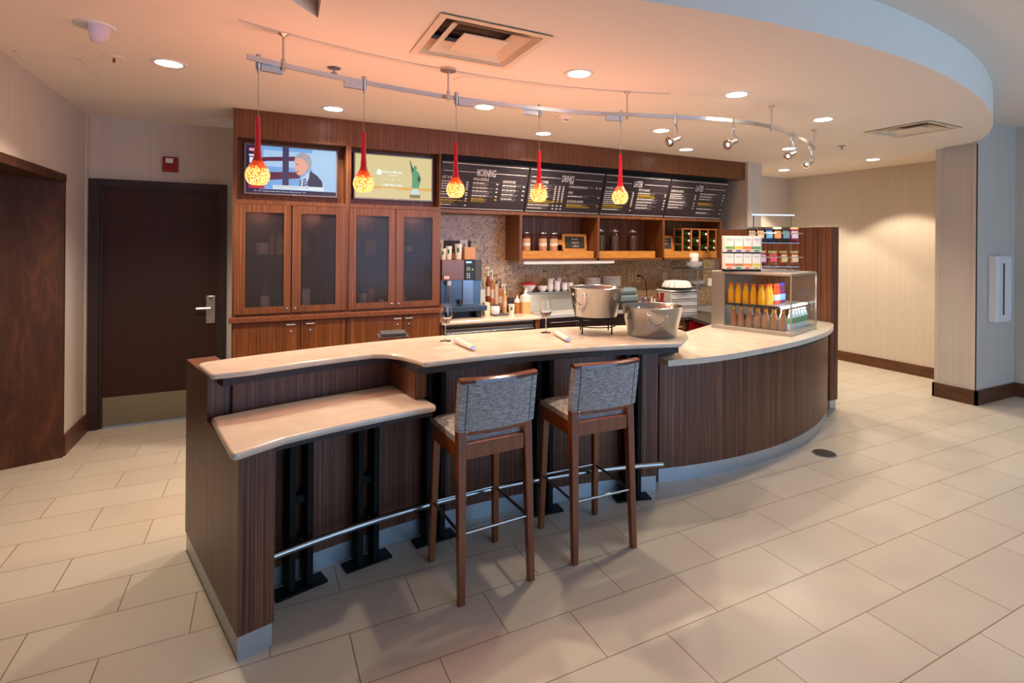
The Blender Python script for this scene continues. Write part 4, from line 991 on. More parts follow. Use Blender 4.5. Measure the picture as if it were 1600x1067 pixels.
rbd = MB().prism(fillet([(-0.123, 0.0), (0.123, 0.0), (0.123, 0.765), (-0.123, 0.765)], {2: .03, 3: .03}), -0.006, 0.006).xf(Matrix(((1, 0, 0, 0), (0, 0, 1, 0), (0, 1, 0, 0), (0, 0, 0, 1))))
rbd.f = [f[::-1] for f in rbd.f]
rbd = rbd.build('cutting_board', RED); rbd.location = (4.762, 5.0, 0.002)
tag(rbd, 'tall red plastic board standing below the dark stone counter', 'cutting board')

# espresso machine
em = thing('espresso_machine', 'steel and black espresso machine on the cream back counter', 'coffee machine', (1.63, 5.33, 0.92))
MB().box(0.0, 0.02, 0.13, 0.43, 0.30, 0.39).build('body', mat('blue_steel', (0.13, 0.155, 0.19), 0.28, 0.9), em)
MB().box(0.0, 0.0, 0.39, 0.245, 0.30, 0.60).build('bean_housing', mat('warm_steel', (0.26, 0.11, 0.08), 0.3, 0.85), em, bevel=0.006)
kp_ = MB().box(0.247, -0.004, 0.39, 0.355, 0.30, 0.60).build('control_panel', BLACKP, em, bevel=0.004)
MB().box(0.257, -0.0055, 0.565, 0.318, -0.0035, 0.583).build('display', mat('lcd', (0.1, 0.2, 0.4), 0.3, emit=srgb(150, 190, 240), estr=1.2), kp_)
for a in range(2):
    for b in range(6):
        if b == 3: continue
        MB().box(0.268+a*0.022, -0.0055, 0.41+b*0.02, 0.279+a*0.022, -0.0035, 0.42+b*0.02).build('button', PAPERW, kp_)
MB().box(0.322, -0.0055, 0.495, 0.340, -0.0035, 0.503).build('indicator_light', mat('green_led', (0, 0.3, 0), 0.3, emit=(0.2, 1, 0.1), estr=1.5), kp_)
MB().box(0.357, 0.0, 0.38, 0.435, 0.28, 0.595).build('grinder_housing', DGREY, em, bevel=0.005)
MB().box(0.02, -0.02, 0.405, 0.075, -0.001, 0.435).build('badge', flat('pale_pink', 240, 190, 180), em)  # small block in plain pale pink
sp_ = MB().box(0.045, -0.05, 0.34, 0.085, 0.02, 0.388); sp_.tube([(0.065, -0.03, 0.34), (0.065, -0.03, 0.16)], 0.006, 8)
sp_.build('steam_wand', CHROME, em)
MB().box(0.18, -0.03, 0.14, 0.215, 0.018, 0.19).build('spout', BLACKP, em)
MB().box(0.23, 0.005, 0.14, 0.34, 0.019, 0.385).build('brew_cover', mat('silver_cover', (0.24, 0.24, 0.27), 0.22, 0.9), em)
MB().box(0.0, -0.10, 0.075, 0.46, 0.02, 0.128).build('drip_tray', mat('blue_black', (0.03, 0.06, 0.11), 0.3), em, bevel=0.006)
MB().box(0.02, -0.085, 0.129, 0.40, 0.01, 0.133).build('drip_grille', STEEL, em)
for x in (0.06, 0.36): MB().box(x, -0.06, 0, x+0.05, 0.05, 0.075).build('foot', BLACKP, em)
MB().box(0.0, 0.06, 0, 0.42, 0.28, 0.13).build('base', BLACKP, em)
# cups and bags on the machine
CUPW = flat('paper_cup', 226, 218, 204, 0.8); CUPG = flat('cup_green', 40, 110, 70, 0.6)
def paper_cup(x, y, z_, r_, h, label, body=CUPW, group=None):
    t = thing('paper_cup', label, 'cup', (x, y, z_), 0, group)
    MB().lathe([(0, 0), (r_*0.72, 0), (r_, h), (r_*1.04, h), (r_*1.04, h*0.975)], seg=20).build('cup_body', body, t, True)
    m = MB(); n = 6
    for i in range(n):
        a0, a1 = -PI*0.72+0.42*i/n*1.4, -PI*0.72+0.42*(i+1)/n*1.4
        ra, rb = r_*0.84+0.0012, r_*0.93+0.0012
        m.face([(ra*math.cos(a0), ra*math.sin(a0), h*0.45), (ra*math.cos(a1), ra*math.sin(a1), h*0.45), (rb*math.cos(a1), rb*math.sin(a1), h*0.75), (rb*math.cos(a0), rb*math.sin(a0), h*0.75)])
    m.build('green_logo', CUPG, t)
    return t
z0 = 0.92+0.60
gcup = 'paper cups on the espresso machine'
for x, y, r_, h, l in ((1.665, 5.40, 0.032, 0.115, 'short paper cup nearest the cabinet on the espresso machine'), (1.725, 5.40, 0.034, 0.14, 'second paper cup on the espresso machine'),
                       (1.835, 5.42, 0.042, 0.165, 'tall pinkish paper cup in the middle of the espresso machine top')):
    paper_cup(x, y, z0+0.001, r_, h, l, group=gcup)
card_box('kraft_bag', 1.90, 2.02, 5.45, z0+0.001, z0+0.13, flat('kraft', 204, 150, 112, 0.8), 'brown kraft bag standing on the espresso machine', 0.09, 'bag')
o = MB().box(1.62, 5.655, 1.60, 2.06, 5.678, 1.72); o = o.build('cup_sign_strip', flat('plum_strip', 52, 34, 44)); tag(o, 'dark wall strip with white cards above the espresso machine', 'sign')
for x, l in ((1.70, 'white card on the dark strip, closest to the cabinet'), (1.975, 'white card on the dark strip, above the kraft bag')):
    o = MB().box(x-0.045, 5.648, 1.61, x+0.045, 5.654, 1.725).box(x-0.02, 5.6465, 1.645, x+0.02, 5.648, 1.69, 1).build('card', [PAPERW, MGR]); tag(o, l, 'card')
# straws holder, dispenser, pitcher
t = thing('straw_holder', 'clear holder of white and green straws beside the espresso machine', 'holder', (2.125, 5.50, 0.921))
MB().box(-0.035, -0.03, 0, 0.035, 0.03, 0.27).build('box', flat('clear_grey', 196, 196, 188, 0.4), t)
m = MB()
for k in range(12): m.tube([(random.uniform(-.028, .028), random.uniform(-.02, .02), 0.27), (random.uniform(-.034, .034), random.uniform(-.03, .02), 0.40)], 0.003, 5, k % 3 == 0)
m.build('straws', [PAPERW, CUPG], t)
card_box('napkin_dispenser', 2.115, 2.175, 5.40, 0.921, 1.06, flat('cream_plastic', 226, 212, 178, 0.5), 'cream dispenser between the espresso machine and white pitcher', 0.08, 'dispenser')
t = thing('mixing_tray', 'dark shallow tray holding the white pitcher', 'tray', (2.27, 5.38, 0.921))
MB().prism(fillet([(-0.075, -0.09), (0.095, -0.09), (0.095, 0.09), (-0.075, 0.09)], {0: .02, 1: .02, 2: .02, 3: .02}), 0, 0.012).build('tray_base', DGREY, t)
t = thing('milk_pitcher', 'squat white pitcher with black lid on a dark tray', 'pitcher', (2.24, 5.38, 0.934))
MB().lathe([(0, 0), (0.045, 0), (0.052, 0.03), (0.05, 0.07), (0.042, 0.085), (0, 0.085)], seg=20).build('pitcher_body', PORC, t, True)
MB().tube([(-0.03, 0.0, 0.086), (-0.02, 0, 0.10), (0.03, 0, 0.09), (0.05, 0, 0.086)], 0.009, 8).build('lid', BLACKP, t, True)
# syrup bottles on a stepped stand
st = thing('syrup_stand', 'stepped dark stand carrying pump bottles', 'stand', (0, 0, 0.921))
steps = [(2.245, 5.60, 0.09), (2.295, 5.60, 0.07), (2.345, 5.60, 0.05), (2.392, 5.60, 0.03)]
for x, y, h in steps: MB().box(x-0.022, y-0.04, 0, x+0.022, y+0.04, h).build('step', DGREY, st)
def pump_bottle(x, y, z_, h, r_, liq, pm, label, lab=True):
    t = thing('pump_bottle', label, 'bottle', (x, y, z_), 0, 'pump bottles by the espresso machine')
    MB().lathe([(0, 0), (r_, 0), (r_, h*0.8), (r_*0.6, h*0.93), (r_*0.45, h), (0, h)], seg=16).build('bottle_body', liq, t, True)
    if lab: MB().lathe([(r_+0.0008, h*0.3), (r_+0.0008, h*0.62)], seg=16).build('bottle_label', flat('pale_label', 214, 190, 176, 0.7), t, True)
    m = MB().lathe([(0, h), (r_*0.5, h), (r_*0.5, h+0.02), (0.004, h+0.03), (0.004, h+0.09), (0, h+0.09)], seg=12)
    m.tube([(0.012, 0, h+0.093), (-0.02, -0.005, h+0.095), (-0.042, -0.012, h+0.08)], 0.006, 8)
    m.build('pump', pm, t, True)
AMB = flat('dark_syrup', 120, 50, 26, 0.2); AMB2 = flat('amber_syrup', 190, 110, 56, 0.2); TANL = flat('tan_liquid', 216, 164, 104, 0.3)
pump_bottle(2.245, 5.60, 1.012, 0.32, 0.021, AMB, WHITE, 'red brown syrup bottle with tall white pump at the back')
pump_bottle(2.295, 5.60, 0.992, 0.30, 0.021, AMB2, WHITE, 'amber syrup bottle with white pump, second in row')
pump_bottle(2.345, 5.60, 0.972, 0.27, 0.021, flat('clear_syrup', 214, 190, 160, 0.3), BLACKP, 'pale syrup bottle with taller black pump')
pump_bottle(2.392, 5.60, 0.952, 0.24, 0.020, AMB2, BLACKP, 'amber syrup bottle with shorter black pump')
pump_bottle(2.40, 5.49, 0.921, 0.22, 0.022, TANL, WHITE, 'tan sauce bottle with white pump closest to the counter edge')
paper_cup(2.425, 5.36, 0.921, 0.036, 0.11, 'white paper cup with green top by the sauce bottles')
t = thing('squeeze_bottle', 'brown squeeze bottle with white tip beside the large jug', 'bottle', (2.525, 5.43, 0.921))
MB().lathe([(0, 0), (0.032, 0), (0.032, 0.12), (0, 0.12)], seg=18).build('bottle_body', flat('caramel', 176, 108, 62, 0.4), t, True)
MB().lathe([(0.032, 0.121), (0.03, 0.15), (0.012, 0.165), (0.003, 0.20), (0, 0.20)], seg=18).build('tip', WHITE, t, True)
t = thing('sauce_jug', 'large tan sauce jug with white pump beside the steel station', 'jug', (2.61, 5.40, 0.921))
MB().prism(fillet([(-0.05, -0.045), (0.05, -0.045), (0.05, 0.045), (-0.05, 0.045)], {0: .02, 1: .02, 2: .02, 3: .02}), 0, 0.125).build('lower_body', TANL, t)
MB().prism(fillet([(-0.05, -0.045), (0.05, -0.045), (0.05, 0.045), (-0.05, 0.045)], {0: .02, 1: .02, 2: .02, 3: .02}), 0.1255, 0.195).lathe([(0.045, 0.195), (0.03, 0.21), (0.016, 0.213), (0.016, 0.235), (0.006, 0.26), (0, 0.26)], seg=16).build('upper_body', flat('milky_jug', 232, 220, 206, 0.5), t)
t = thing('coffee_mug', 'dark grey mug standing behind the squeeze bottle', 'mug', (2.50, 5.56, 0.921))
MB().lathe([(0, 0), (0.035, 0), (0.038, 0.16), (0.034, 0.16), (0.033, 0.01)], seg=20).build('mug_body', DGREY, t, True)
# on the steel ledge, z = 1.135
ZL = 1.137
t = thing('fruit_bowl', 'white bowl with bright red rim on the steel ledge', 'bowl', (2.74, 5.575, ZL))
MB().lathe([(0, 0), (0.03, 0), (0.075, 0.06), (0.085, 0.085), (0.08, 0.085), (0.03, 0.01)], seg=24).build('bowl_body', PORC, t, True)
MB().lathe([(0.07, 0.088), (0.098, 0.088), (0.098, 0.10), (0.0, 0.12)], seg=24).build('red_cover', RED, t, True)
o = thing('large_cup', 'wide white cup planted with a small succulent', 'cup', (2.915, 5.575, ZL))
MB().lathe([(0, 0), (0.03, 0), (0.055, 0.04), (0.06, 0.07), (0.055, 0.07), (0.0, 0.055)], seg=24).tube([(0.055, 0, 0.055), (0.082, 0, 0.045), (0.05, 0, 0.02)], 0.005, 6).build('cup_body', PORC, o, True)
m = MB()
for k in range(26):
    a = random.uniform(0, 2*PI); rr_ = random.uniform(0.01, 0.045); q = Vector((rr_*math.cos(a), rr_*math.sin(a), 0.055))
    m.tube([tuple(q), tuple(q+Vector((math.cos(a)*0.012, math.sin(a)*0.012, random.uniform(.02, .06))))], [0.006, 0.002], 5)
m.build('succulent', flat('succulent', 130, 120, 60, 0.7), o)
for x, l in ((2.66, 'first white squeeze pot left of the red rimmed bowl'),):
    simple_bottle('sauce_pot', x+0.03, 5.545, ZL, 0.018, 0.08, WHITE, None, 'small white pot in front of the red rimmed bowl', 'pot')
simple_bottle('sauce_pot', 2.72+0.02, 5.53 - 0.0, ZL, 0.001, 0.001, WHITE, None, 'x', 'pot') if False else None
# stacked cups
def cup_stack(x, y, n, base):
    global stk
    for k in range(n):
        l = 'white espresso cup %s in the %s stack on the steel ledge' % (('at the bottom', 'second from bottom', 'third from bottom', 'fourth from bottom', 'fifth from bottom')[k] if k < n-1 or n == 1 else 'on top', base)
        if stk is None:
            stk = thing('espresso_cup', l, 'cup', (x, y, ZL+0.026*k), 0, 'stacked white espresso cups')
            MB().lathe([(0, 0), (0.022, 0), (0.036, 0.025), (0.036, 0.045), (0.032, 0.045), (0.02, 0.006), (0, 0.006)], seg=20).build('cup_body', PORC, stk, True)
        else: dup(stk, (x, y, ZL+0.026*k), None, l)
stk = None
for x, y, n, b in ((3.01, 5.56, 5, 'tallest left'), (3.075, 5.635, 6, 'back left'), (3.10, 5.555, 4, 'front middle'), (3.165, 5.635, 5, 'back right'), (3.20, 5.555, 3, 'front right'), (3.285, 5.565, 3, 'rightmost')):
    cup_stack(x, y, n if n < 6 else 5, b)
for x, l in ((2.775, 'small brown kraft card left of the other against the mosaic'), (2.865, 'small brown kraft card above the planted cup')):
    o = MB().box(x-0.036, 5.672, 1.25, x+0.036, 5.679, 1.325).build('kraft_card', flat('kraft_card', 190, 148, 96, 0.8)); tag(o, l, 'card')
# plate stacks
pl = None
for (x, y, n, r_, b) in ((3.57, 5.52, 9, 0.10, 'left'), (3.83, 5.52, 10, 0.13, 'right')):
    for k in range(n):
        zz = ZL+0.0165*k
        l = 'white plate %s of the %s plate stack behind the bucket' % ('at the bottom' if k == 0 else ('on top' if k == n-1 else 'number %d from the bottom' % (k+1)), b)
        if pl is None or pl[1] != b:
            p_ = MB().lathe([(0, 0.0005), (r_*0.6, 0.0005), (r_, 0.012), (r_, 0.016), (r_*0.62, 0.006), (0, 0.006)], seg=32).build('plate', PORC, None, True); p_.location = (x, y, zz)
            tag(p_, l, 'plate', 'stacked plates on the steel ledge'); pl = (p_, b)
        else:
            c = pl[0].copy(); COL.objects.link(c); c.location = (x, y, zz); c['label'] = l
# wall outlets, cord
for x, l in ((4.265, 'leftmost cream wall outlet on the mosaic'), (4.37, 'cream wall outlet with a black plug'), (4.82, 'cream wall plate right of both outlets')):
    t = thing('wall_outlet', l, 'outlet', (x, 5.678, 1.262)); MB().box(-0.04, -0.006, -0.06, 0.04, 0, 0.06).build('cover_plate', flat('outlet_cream', 222, 196, 150, 0.5), t, bevel=0.002)
    if x < 4.8:
        for zz in (-0.025, 0.025): MB().box(-0.012, -0.008, zz-0.013, 0.012, -0.006, zz+0.013).build('socket', flat('outlet_dark', 150, 128, 96, 0.5), t)
m = MB().tube([(4.37, 5.665, 1.287), (4.40, 5.62, 1.28), (4.44, 5.60, 1.22), (4.46, 5.60, 1.08), (4.455, 5.60, 0.83)], 0.006, 8); m.box(4.355, 5.65, 1.272, 4.385, 5.669, 1.302)
o = m.build('power_cord', BLACKP, None, True); tag(o, 'black power cord plugged into the mosaic wall outlet', 'cord')
# grey machine on the stone counter
t = thing('countertop_printer', 'blue grey ribbed countertop machine behind the two buckets', 'machine', (3.98, 5.06, 0.932))
t.location = (3.80, 5.22, 0.931)
MB().box(-0.17, -0.09, 0, 0.17, 0.09, 0.09).build('lower_body', BLACKP, t, bevel=0.01)
MB().box(-0.17, -0.09, 0.0905, 0.17, 0.09, 0.17).build('middle_body', flat('blue_grey', 104, 124, 130, 0.45), t, bevel=0.02)
MB().box(-0.165, -0.085, 0.1705, 0.165, 0.09, 0.25).build('upper_body', flat('blue_grey', 104, 124, 130, 0.45), t, bevel=0.03)
# organizer
t = thing('drawer_organizer', 'translucent white three drawer organizer on the stone counter', 'organizer', (4.70, 5.28, 0.821)); OW = flat('frosty_white', 214, 212, 210, 0.35)
MB().box(-0.22, -0.12, 0, 0.22, 0.14, 0.02).box(-0.22, -0.12, 0.02, -0.21, 0.14, 0.29).box(0.21, -0.12, 0.02, 0.22, 0.14, 0.29).box(-0.22, 0.13, 0.02, 0.22, 0.14, 0.29).build('shell', OW, t)
MB().box(-0.23, -0.13, 0.29, 0.23, 0.145, 0.31).build('top_lid', WHITE, t, bevel=0.006)
for k in range(3): MB().box(-0.205, -0.128, 0.024+k*0.088, 0.205, 0.12, 0.10+k*0.088).box(-0.205, -0.138, 0.092+k*0.088, 0.205, -0.1285, 0.102+k*0.088).build('drawer', OW, t, bevel=0.004)
t = thing('filter_basket', 'black tray heaped with white coffee filters on the organizer', 'tray', (4.68, 5.28, 1.132))
MB().lathe([(0, 0), (0.17, 0), (0.20, 0.022), (0.195, 0.022), (0.165, 0.006), (0, 0.006)], seg=28).build('tray', BLACKP, t, True)
m = MB(); n = 64; pr = [(0.10, 0.09), (0.14, 0.085), (0.165, 0.05), (0.175, 0.01)]
b0 = 0
for i, (r_, z_) in enumerate(pr):
    for k in range(n):
        a = 2*PI*k/n; q = r_*(1+0.06*math.cos(a*16)*(i > 0)); m.v.append((q*math.cos(a), q*math.sin(a), z_+0.02))
for i in range(len(pr)-1):
    for k in range(n): m.f.append((i*n+k, i*n+(k+1) % n, (i+1)*n+(k+1) % n, (i+1)*n+k)); m.m.append(0)
m.f.append(tuple(range(n))); m.m.append(0)
m.build('coffee_filters', PAPERW, t, True)
# condiments
t = thing('packet_caddy', 'white caddy of sugar packets beside the organizer', 'caddy', (4.22, 5.30, 0.821))
MB().box(-0.15, -0.06, 0, 0.13, 0.06, 0.16).build('caddy_box', flat('caddy_grey', 150, 146, 140, 0.5), t, bevel=0.004)
for k in range(12):
    c_ = [PAPERW, REDP, flat('packet_blue', 40, 70, 160), PAPERW, flat('packet_grey', 120, 112, 100)][k % 5]
    MB().box(-0.145+k*0.0225, -0.045+0.03*(k % 2), 0.161, -0.127+k*0.0225, -0.04+0.03*(k % 2), 0.19+0.02*((k*7) % 3)).build('packet', c_, t)
t = thing('utensil_cup', 'small metal cup holding red handled spreaders', 'utensil cup', (4.30, 5.13, 0.821))
MB().lathe([(0, 0), (0.045, 0), (0.05, 0.19), (0.047, 0.19), (0.042, 0.01)], seg=20).build('cup_body', STEEL, t, True)
for k, (dx, dz) in enumerate(((-0.03, 0.0), (0.0, 0.01), (0.032, 0.02), (0.015, 0.0))):
    MB().tube([(dx*0.6, 0, 0.10), (dx*1.4, 0, 0.29)], 0.008, 6).build('red_handle', REDP, t, True)
# corner shelf rack with dishes
t = thing('corner_shelf_rack', 'two tier metal shelf rack in the corner behind the display case', 'shelf rack', (4.98, 5.12, 0.821))
for x in (-0.10, 0.14):
    for y in (-0.0, 0.42): MB().tube([(x, y, 0), (x, y, 0.60)], 0.006, 6).build('post', ALUD, t)
for z_ in (0.34, 0.56): MB().box(-0.12, -0.02, z_, 0.16, 0.45, z_+0.012).build('shelf', ALUD, t)
def dish(x, y, z_, r_, n, label, kind='bowl'):
    for k in range(n):
        o = MB().lathe([(0, 0), (r_*0.5, 0), (r_, r_*0.35), (r_*0.96, r_*0.35), (r_*0.45, 0.006), (0, 0.006)], seg=24).build(kind, PORC, None, True)
        o.location = (x, y, z_+0.02*k); tag(o, label % ('lowest' if k == 0 else 'topmost' if k == n-1 else 'middle'), kind, 'dishes on the corner rack')
dish(5.00, 5.32, 1.395, 0.12, 3, '%s white bowl of the nest on the upper rack shelf')
dish(5.03, 5.28, 1.173, 0.11, 2, '%s white bowl of the nest on the lower rack shelf')
o = MB().lathe([(0, 0), (0.05, 0), (0.062, 0.02), (0.062, 0.09), (0.05, 0.11), (0, 0.11)], seg=20).xf(T(0, 0, 0)).build('paper_roll', PAPERW, None, True); o.location = (5.0, 5.32, 1.48) ; o.location.z = 1.395+0.04+0.042+0.003
tag(o, 'rounded white dish stack topping the rack bowls', 'dish')
card_box('storage_box', 5.08, 5.14, 5.13, 1.1735, 1.27, PAPERW, 'small white carton on the lower rack shelf', 0.05)
t = thing('scrub_brush', 'bright green cleaning brush on the stone counter', 'brush', (4.86, 4.72, 0.821))
MB().lathe([(0, 0.03), (0.07, 0.03), (0.075, 0.05), (0.05, 0.08), (0.02, 0.09), (0, 0.09)], seg=16).tube([(0.03, 0, 0.07), (0.15, 0.03, 0.06)], 0.014, 8).build('brush_body', flat('bright_green', 20, 150, 50, 0.4), t, True)
MB().lathe([(0, 0), (0.06, 0), (0.065, 0.03), (0, 0.03)], seg=16).build('bristles', flat('bristle', 40, 50, 40, 0.9), t)

# food pan on the work surface behind the bar
t = thing('food_container', 'clear plastic food container with dark lid behind the bar', 'container', (0.91, 3.98, 0.93))
wk = thing('work_counter', 'low work counter behind the high bar', 'counter', (0, 0, 0))
MB().prism(ring(C1, 4.50, 4.95, -0.16, 0.22, 16), 0.87, 0.90).build('counter_top', STEEL, wk); MB().prism(ring(C1, 4.51, 4.90, -0.15, 0.21, 16), 0.0, 0.87).build('base_cabinet', DARK, wk)
t.location = (0.86, 4.0, 0.901); t.rotation_euler = (0, 0, -0.12)
MB().box(-0.088, -0.075, 0, 0.088, 0.075, 0.004).box(-0.09, -0.08, 0.004, -0.086, 0.08, 0.11).box(0.086, -0.08, 0.004, 0.09, 0.08, 0.11).box(-0.09, -0.08, 0.004, 0.09, -0.076, 0.11).box(-0.09, 0.076, 0.004, 0.09, 0.08, 0.11).build('tub', CLEAR, t)
MB().box(-0.105, -0.095, 0.11, 0.105, 0.095, 0.114).build('rim', ALUD, t)
MB().box(-0.09, -0.08, 0.1145, 0.09, 0.08, 0.138).build('lid', DGREY, t, bevel=0.006)

# ------------------------------------------------------------------ on the bar top (z = 1.07)
def bucket(x, y, z_, rb, rt, h, hang, label):
    t = thing('steel_bucket', label, 'bucket', (x, y, z_))
    MB().lathe([(0, 0), (rb-0.006, 0), (rb, 0.006), (rt, h-0.006), (rt+0.004, h), (rt, h+0.003), (rt-0.004, h-0.002), (rb-0.004, 0.012), (0, 0.010)], seg=56).build('bucket_body', STEEL, t, True)
    for sg in (hang, hang+PI):
        for da in (-0.31, 0.31):
            a = sg+da; q = rt-0.012
            MB().lathe([(0, -0.008), (0.012, -0.006), (0.013, 0.002), (0, 0.012)], seg=10).xf(T(q*math.cos(a)*1.02, q*math.sin(a)*1.02, h*0.80) @ Matrix.Rotation(-a, 4, 'Z').inverted() @ Matrix.Rotation(PI/2, 4, 'Y')).build('handle_mount', CHROME, t, True)
        pts = []
        for i in range(13):
            u = -1+2*i/12; a = sg+0.34*u*(1+0.2*(1-u*u)); dz = h*0.80-0.085*math.sqrt(max(0, 1-u*u)) ; rad = rb+(rt-rb)*(dz/h)+0.012+0.0*u
            pts.append((rad*math.cos(a), rad*math.sin(a), dz))
        MB().tube(pts, 0.0021, 6).build('ring_handle', CHROME, t, True)
bucket(2.385, 2.935, 1.071, 0.163, 0.206, 0.20, math.radians(-118), 'right steel bucket standing directly on the bar top')
bucket(2.081, 3.172, 1.1885, 0.148, 0.188, 0.20, math.radians(-165), 'left steel bucket raised on a black wire stand')
ws = thing('bucket_stand', 'black wire stand under the left bucket', 'stand', (2.081, 3.172, 1.071))
for zz, rr_ in ((0.112, 0.142), (0.055, 0.135)):
    MB().tube([(rr_*math.cos(2*PI*k/32), rr_*math.sin(2*PI*k/32), zz) for k in range(33)], 0.004, 6).build('ring', BLACK, ws, True)
for a in (0.3, 1.87, 3.44, 5.01): MB().tube([(0.142*math.cos(a), 0.142*math.sin(a), 0.115), (0.142*math.cos(a), 0.142*math.sin(a), 0.004)], 0.005, 6).build('leg', BLACK, ws)
def wineglass(x, y, label, first=[None]):
    if first[0]: return dup(first[0], (x, y, 1.071), None, label)
    t = thing('wine_glass', label, 'wine glass', (x, y, 1.071), 0, 'wine glasses on the bar top'); first[0] = t
    MB().lathe([(0.037, 0.0), (0.036, 0.003), (0.01, 0.006), (0.0045, 0.012), (0.004, 0.09), (0.008, 0.103)], seg=24).build('stem', mat('solid_glass', (1, 1, 1), 0.0, trans=1.0, ior=1.45), t, True)
    MB().lathe([(0.004, 0.10), (0.022, 0.112), (0.038, 0.135), (0.0415, 0.155), (0.038, 0.19), (0.031, 0.232), (0.0300, 0.232), (0.037, 0.19), (0.0405, 0.155), (0.037, 0.136), (0.021, 0.114), (0.0, 0.106)], seg=32).build('bowl', MATS['solid_glass'], t, True)
    return t
wineglass(1.036, 3.295, 'wine glass nearest the cabinets on the bar top')
wineglass(1.763, 3.315, 'wine glass standing beside the wire bucket stand')
def napkin(x0, y0, x1, y1, label):
    L = math.hypot(x1-x0, y1-y0); t = thing('rolled_napkin', label, 'napkin', (x0, y0, 1.071), math.atan2(y1-y0, x1-x0), 'rolled napkins beside the wine glasses')
    pr = []
    n = 14
    m = MB()
    for i in range(9):
        u = i/8; r_ = 0.021-0.006*u
        for k in range(n):
            a = 2*PI*k/n; q = r_*(1+0.10*math.cos(a*3+u*2)); m.v.append((L*u, q*1.25*math.cos(a), 0.0165+q*0.72*math.sin(a)))
    for i in range(8):
        for k in range(n): m.f.append((i*n+k, i*n+(k+1) % n, (i+1)*n+(k+1) % n, (i+1)*n+k)); m.m.append(0)
    m.f.append(tuple(range(n-1, -1, -1))); m.f.append(tuple(8*n+k for k in range(n))); m.m += [0, 0]
    m.build('cloth', CLOTH, t, True)
    MB().box(L+0.0005, -0.012, 0.010, L+0.004, 0.012, 0.024).build('cutlery_end', mat('cutlery', (0.55, 0.62, 0.75), 0.3, 0.8), t)
napkin(1.08, 3.20, 1.085, 2.925, 'rolled white napkin beside the first wine glass')
napkin(1.79, 3.22, 1.72, 2.935, 'rolled white napkin beside the second wine glass')

# ------------------------------------------------------------------ drinks display case
CX_, CY_, CR = 4.048, 3.125, 0.325
ex = Vector((math.cos(CR), math.sin(CR))); ey = Vector((-math.sin(CR), math.cos(CR)))
def cw(x, y, z_): return (CX_+ex.x*x+ey.x*y, CY_+ex.y*x+ey.y*y, z_)
dc = thing('display_case', 'glass and steel countertop fridge case with bottled drinks', 'display case', (CX_, CY_, 0.909), CR)
WX, WY, HZ = 0.673, 0.731, 0.54
SSM = mat('case_steel', (0.52, 0.50, 0.47), 0.35, 0.9)
MB().box(0, 0, 0, WX, WY, 0.035).build('base', SSM, dc, bevel=0.003)
MB().box(0, 0, HZ-0.02, WX, WY, HZ).build('case_top', SSM, dc, bevel=0.003)
MB().box(0, WY-0.13, 0.035, WX, WY, HZ-0.02).build('rear_housing', SSM, dc)
for a, b in ((0, 0), (WX-0.012, 0)): MB().box(a, b, 0.035, a+0.012, b+0.012, HZ-0.02).build('corner_post', SSM, dc)
MB().box(0.003, 0.012, 0.035, 0.006, WY-0.13, HZ-0.02).build('side_glass', CLEAR, dc)
MB().box(0.012, 0.003, 0.035, WX-0.012, 0.006, HZ-0.02).build('front_glass', CLEAR, dc)
MB().box(WX-0.006, 0.012, 0.035, WX-0.003, WY-0.13, HZ-0.02).build('side_glass', CLEAR, dc)
MB().box(0.015, 0.10, 0.235, WX-0.015, WY-0.135, 0.245).build('shelf', SSM, dc)
MB().box(0.010, 0.10, 0.228, 0.0145, WY-0.135, 0.25).build('shelf_edge', STEEL, dc)
MB().box(0.03, 0.075, 0.226, WX-0.03, 0.095, 0.243).build('light_strip', COLE, dc)
MB().box(0.015, 0.015, 0.0355, WX-0.015, WY-0.135, 0.037).build('deck', mat('dark_deck', (0.08, 0.08, 0.09), 0.3), dc)
o = lamp('AREA', 'case_lamp', cw(WX/2, 0.12, 0.909+0.22), 2.2, (0.9, 0.97, 1.0), shape='RECTANGLE', size=0.55, size_y=0.03); o.rotation_euler = (0, 0, CR)
o = lamp('AREA', 'case_lamp_top', cw(WX/2, 0.06, 0.909+0.50), 2.2, (0.95, 0.97, 1.0), shape='RECTANGLE', size=0.55, size_y=0.03); o.rotation_euler = (0, 0, CR)
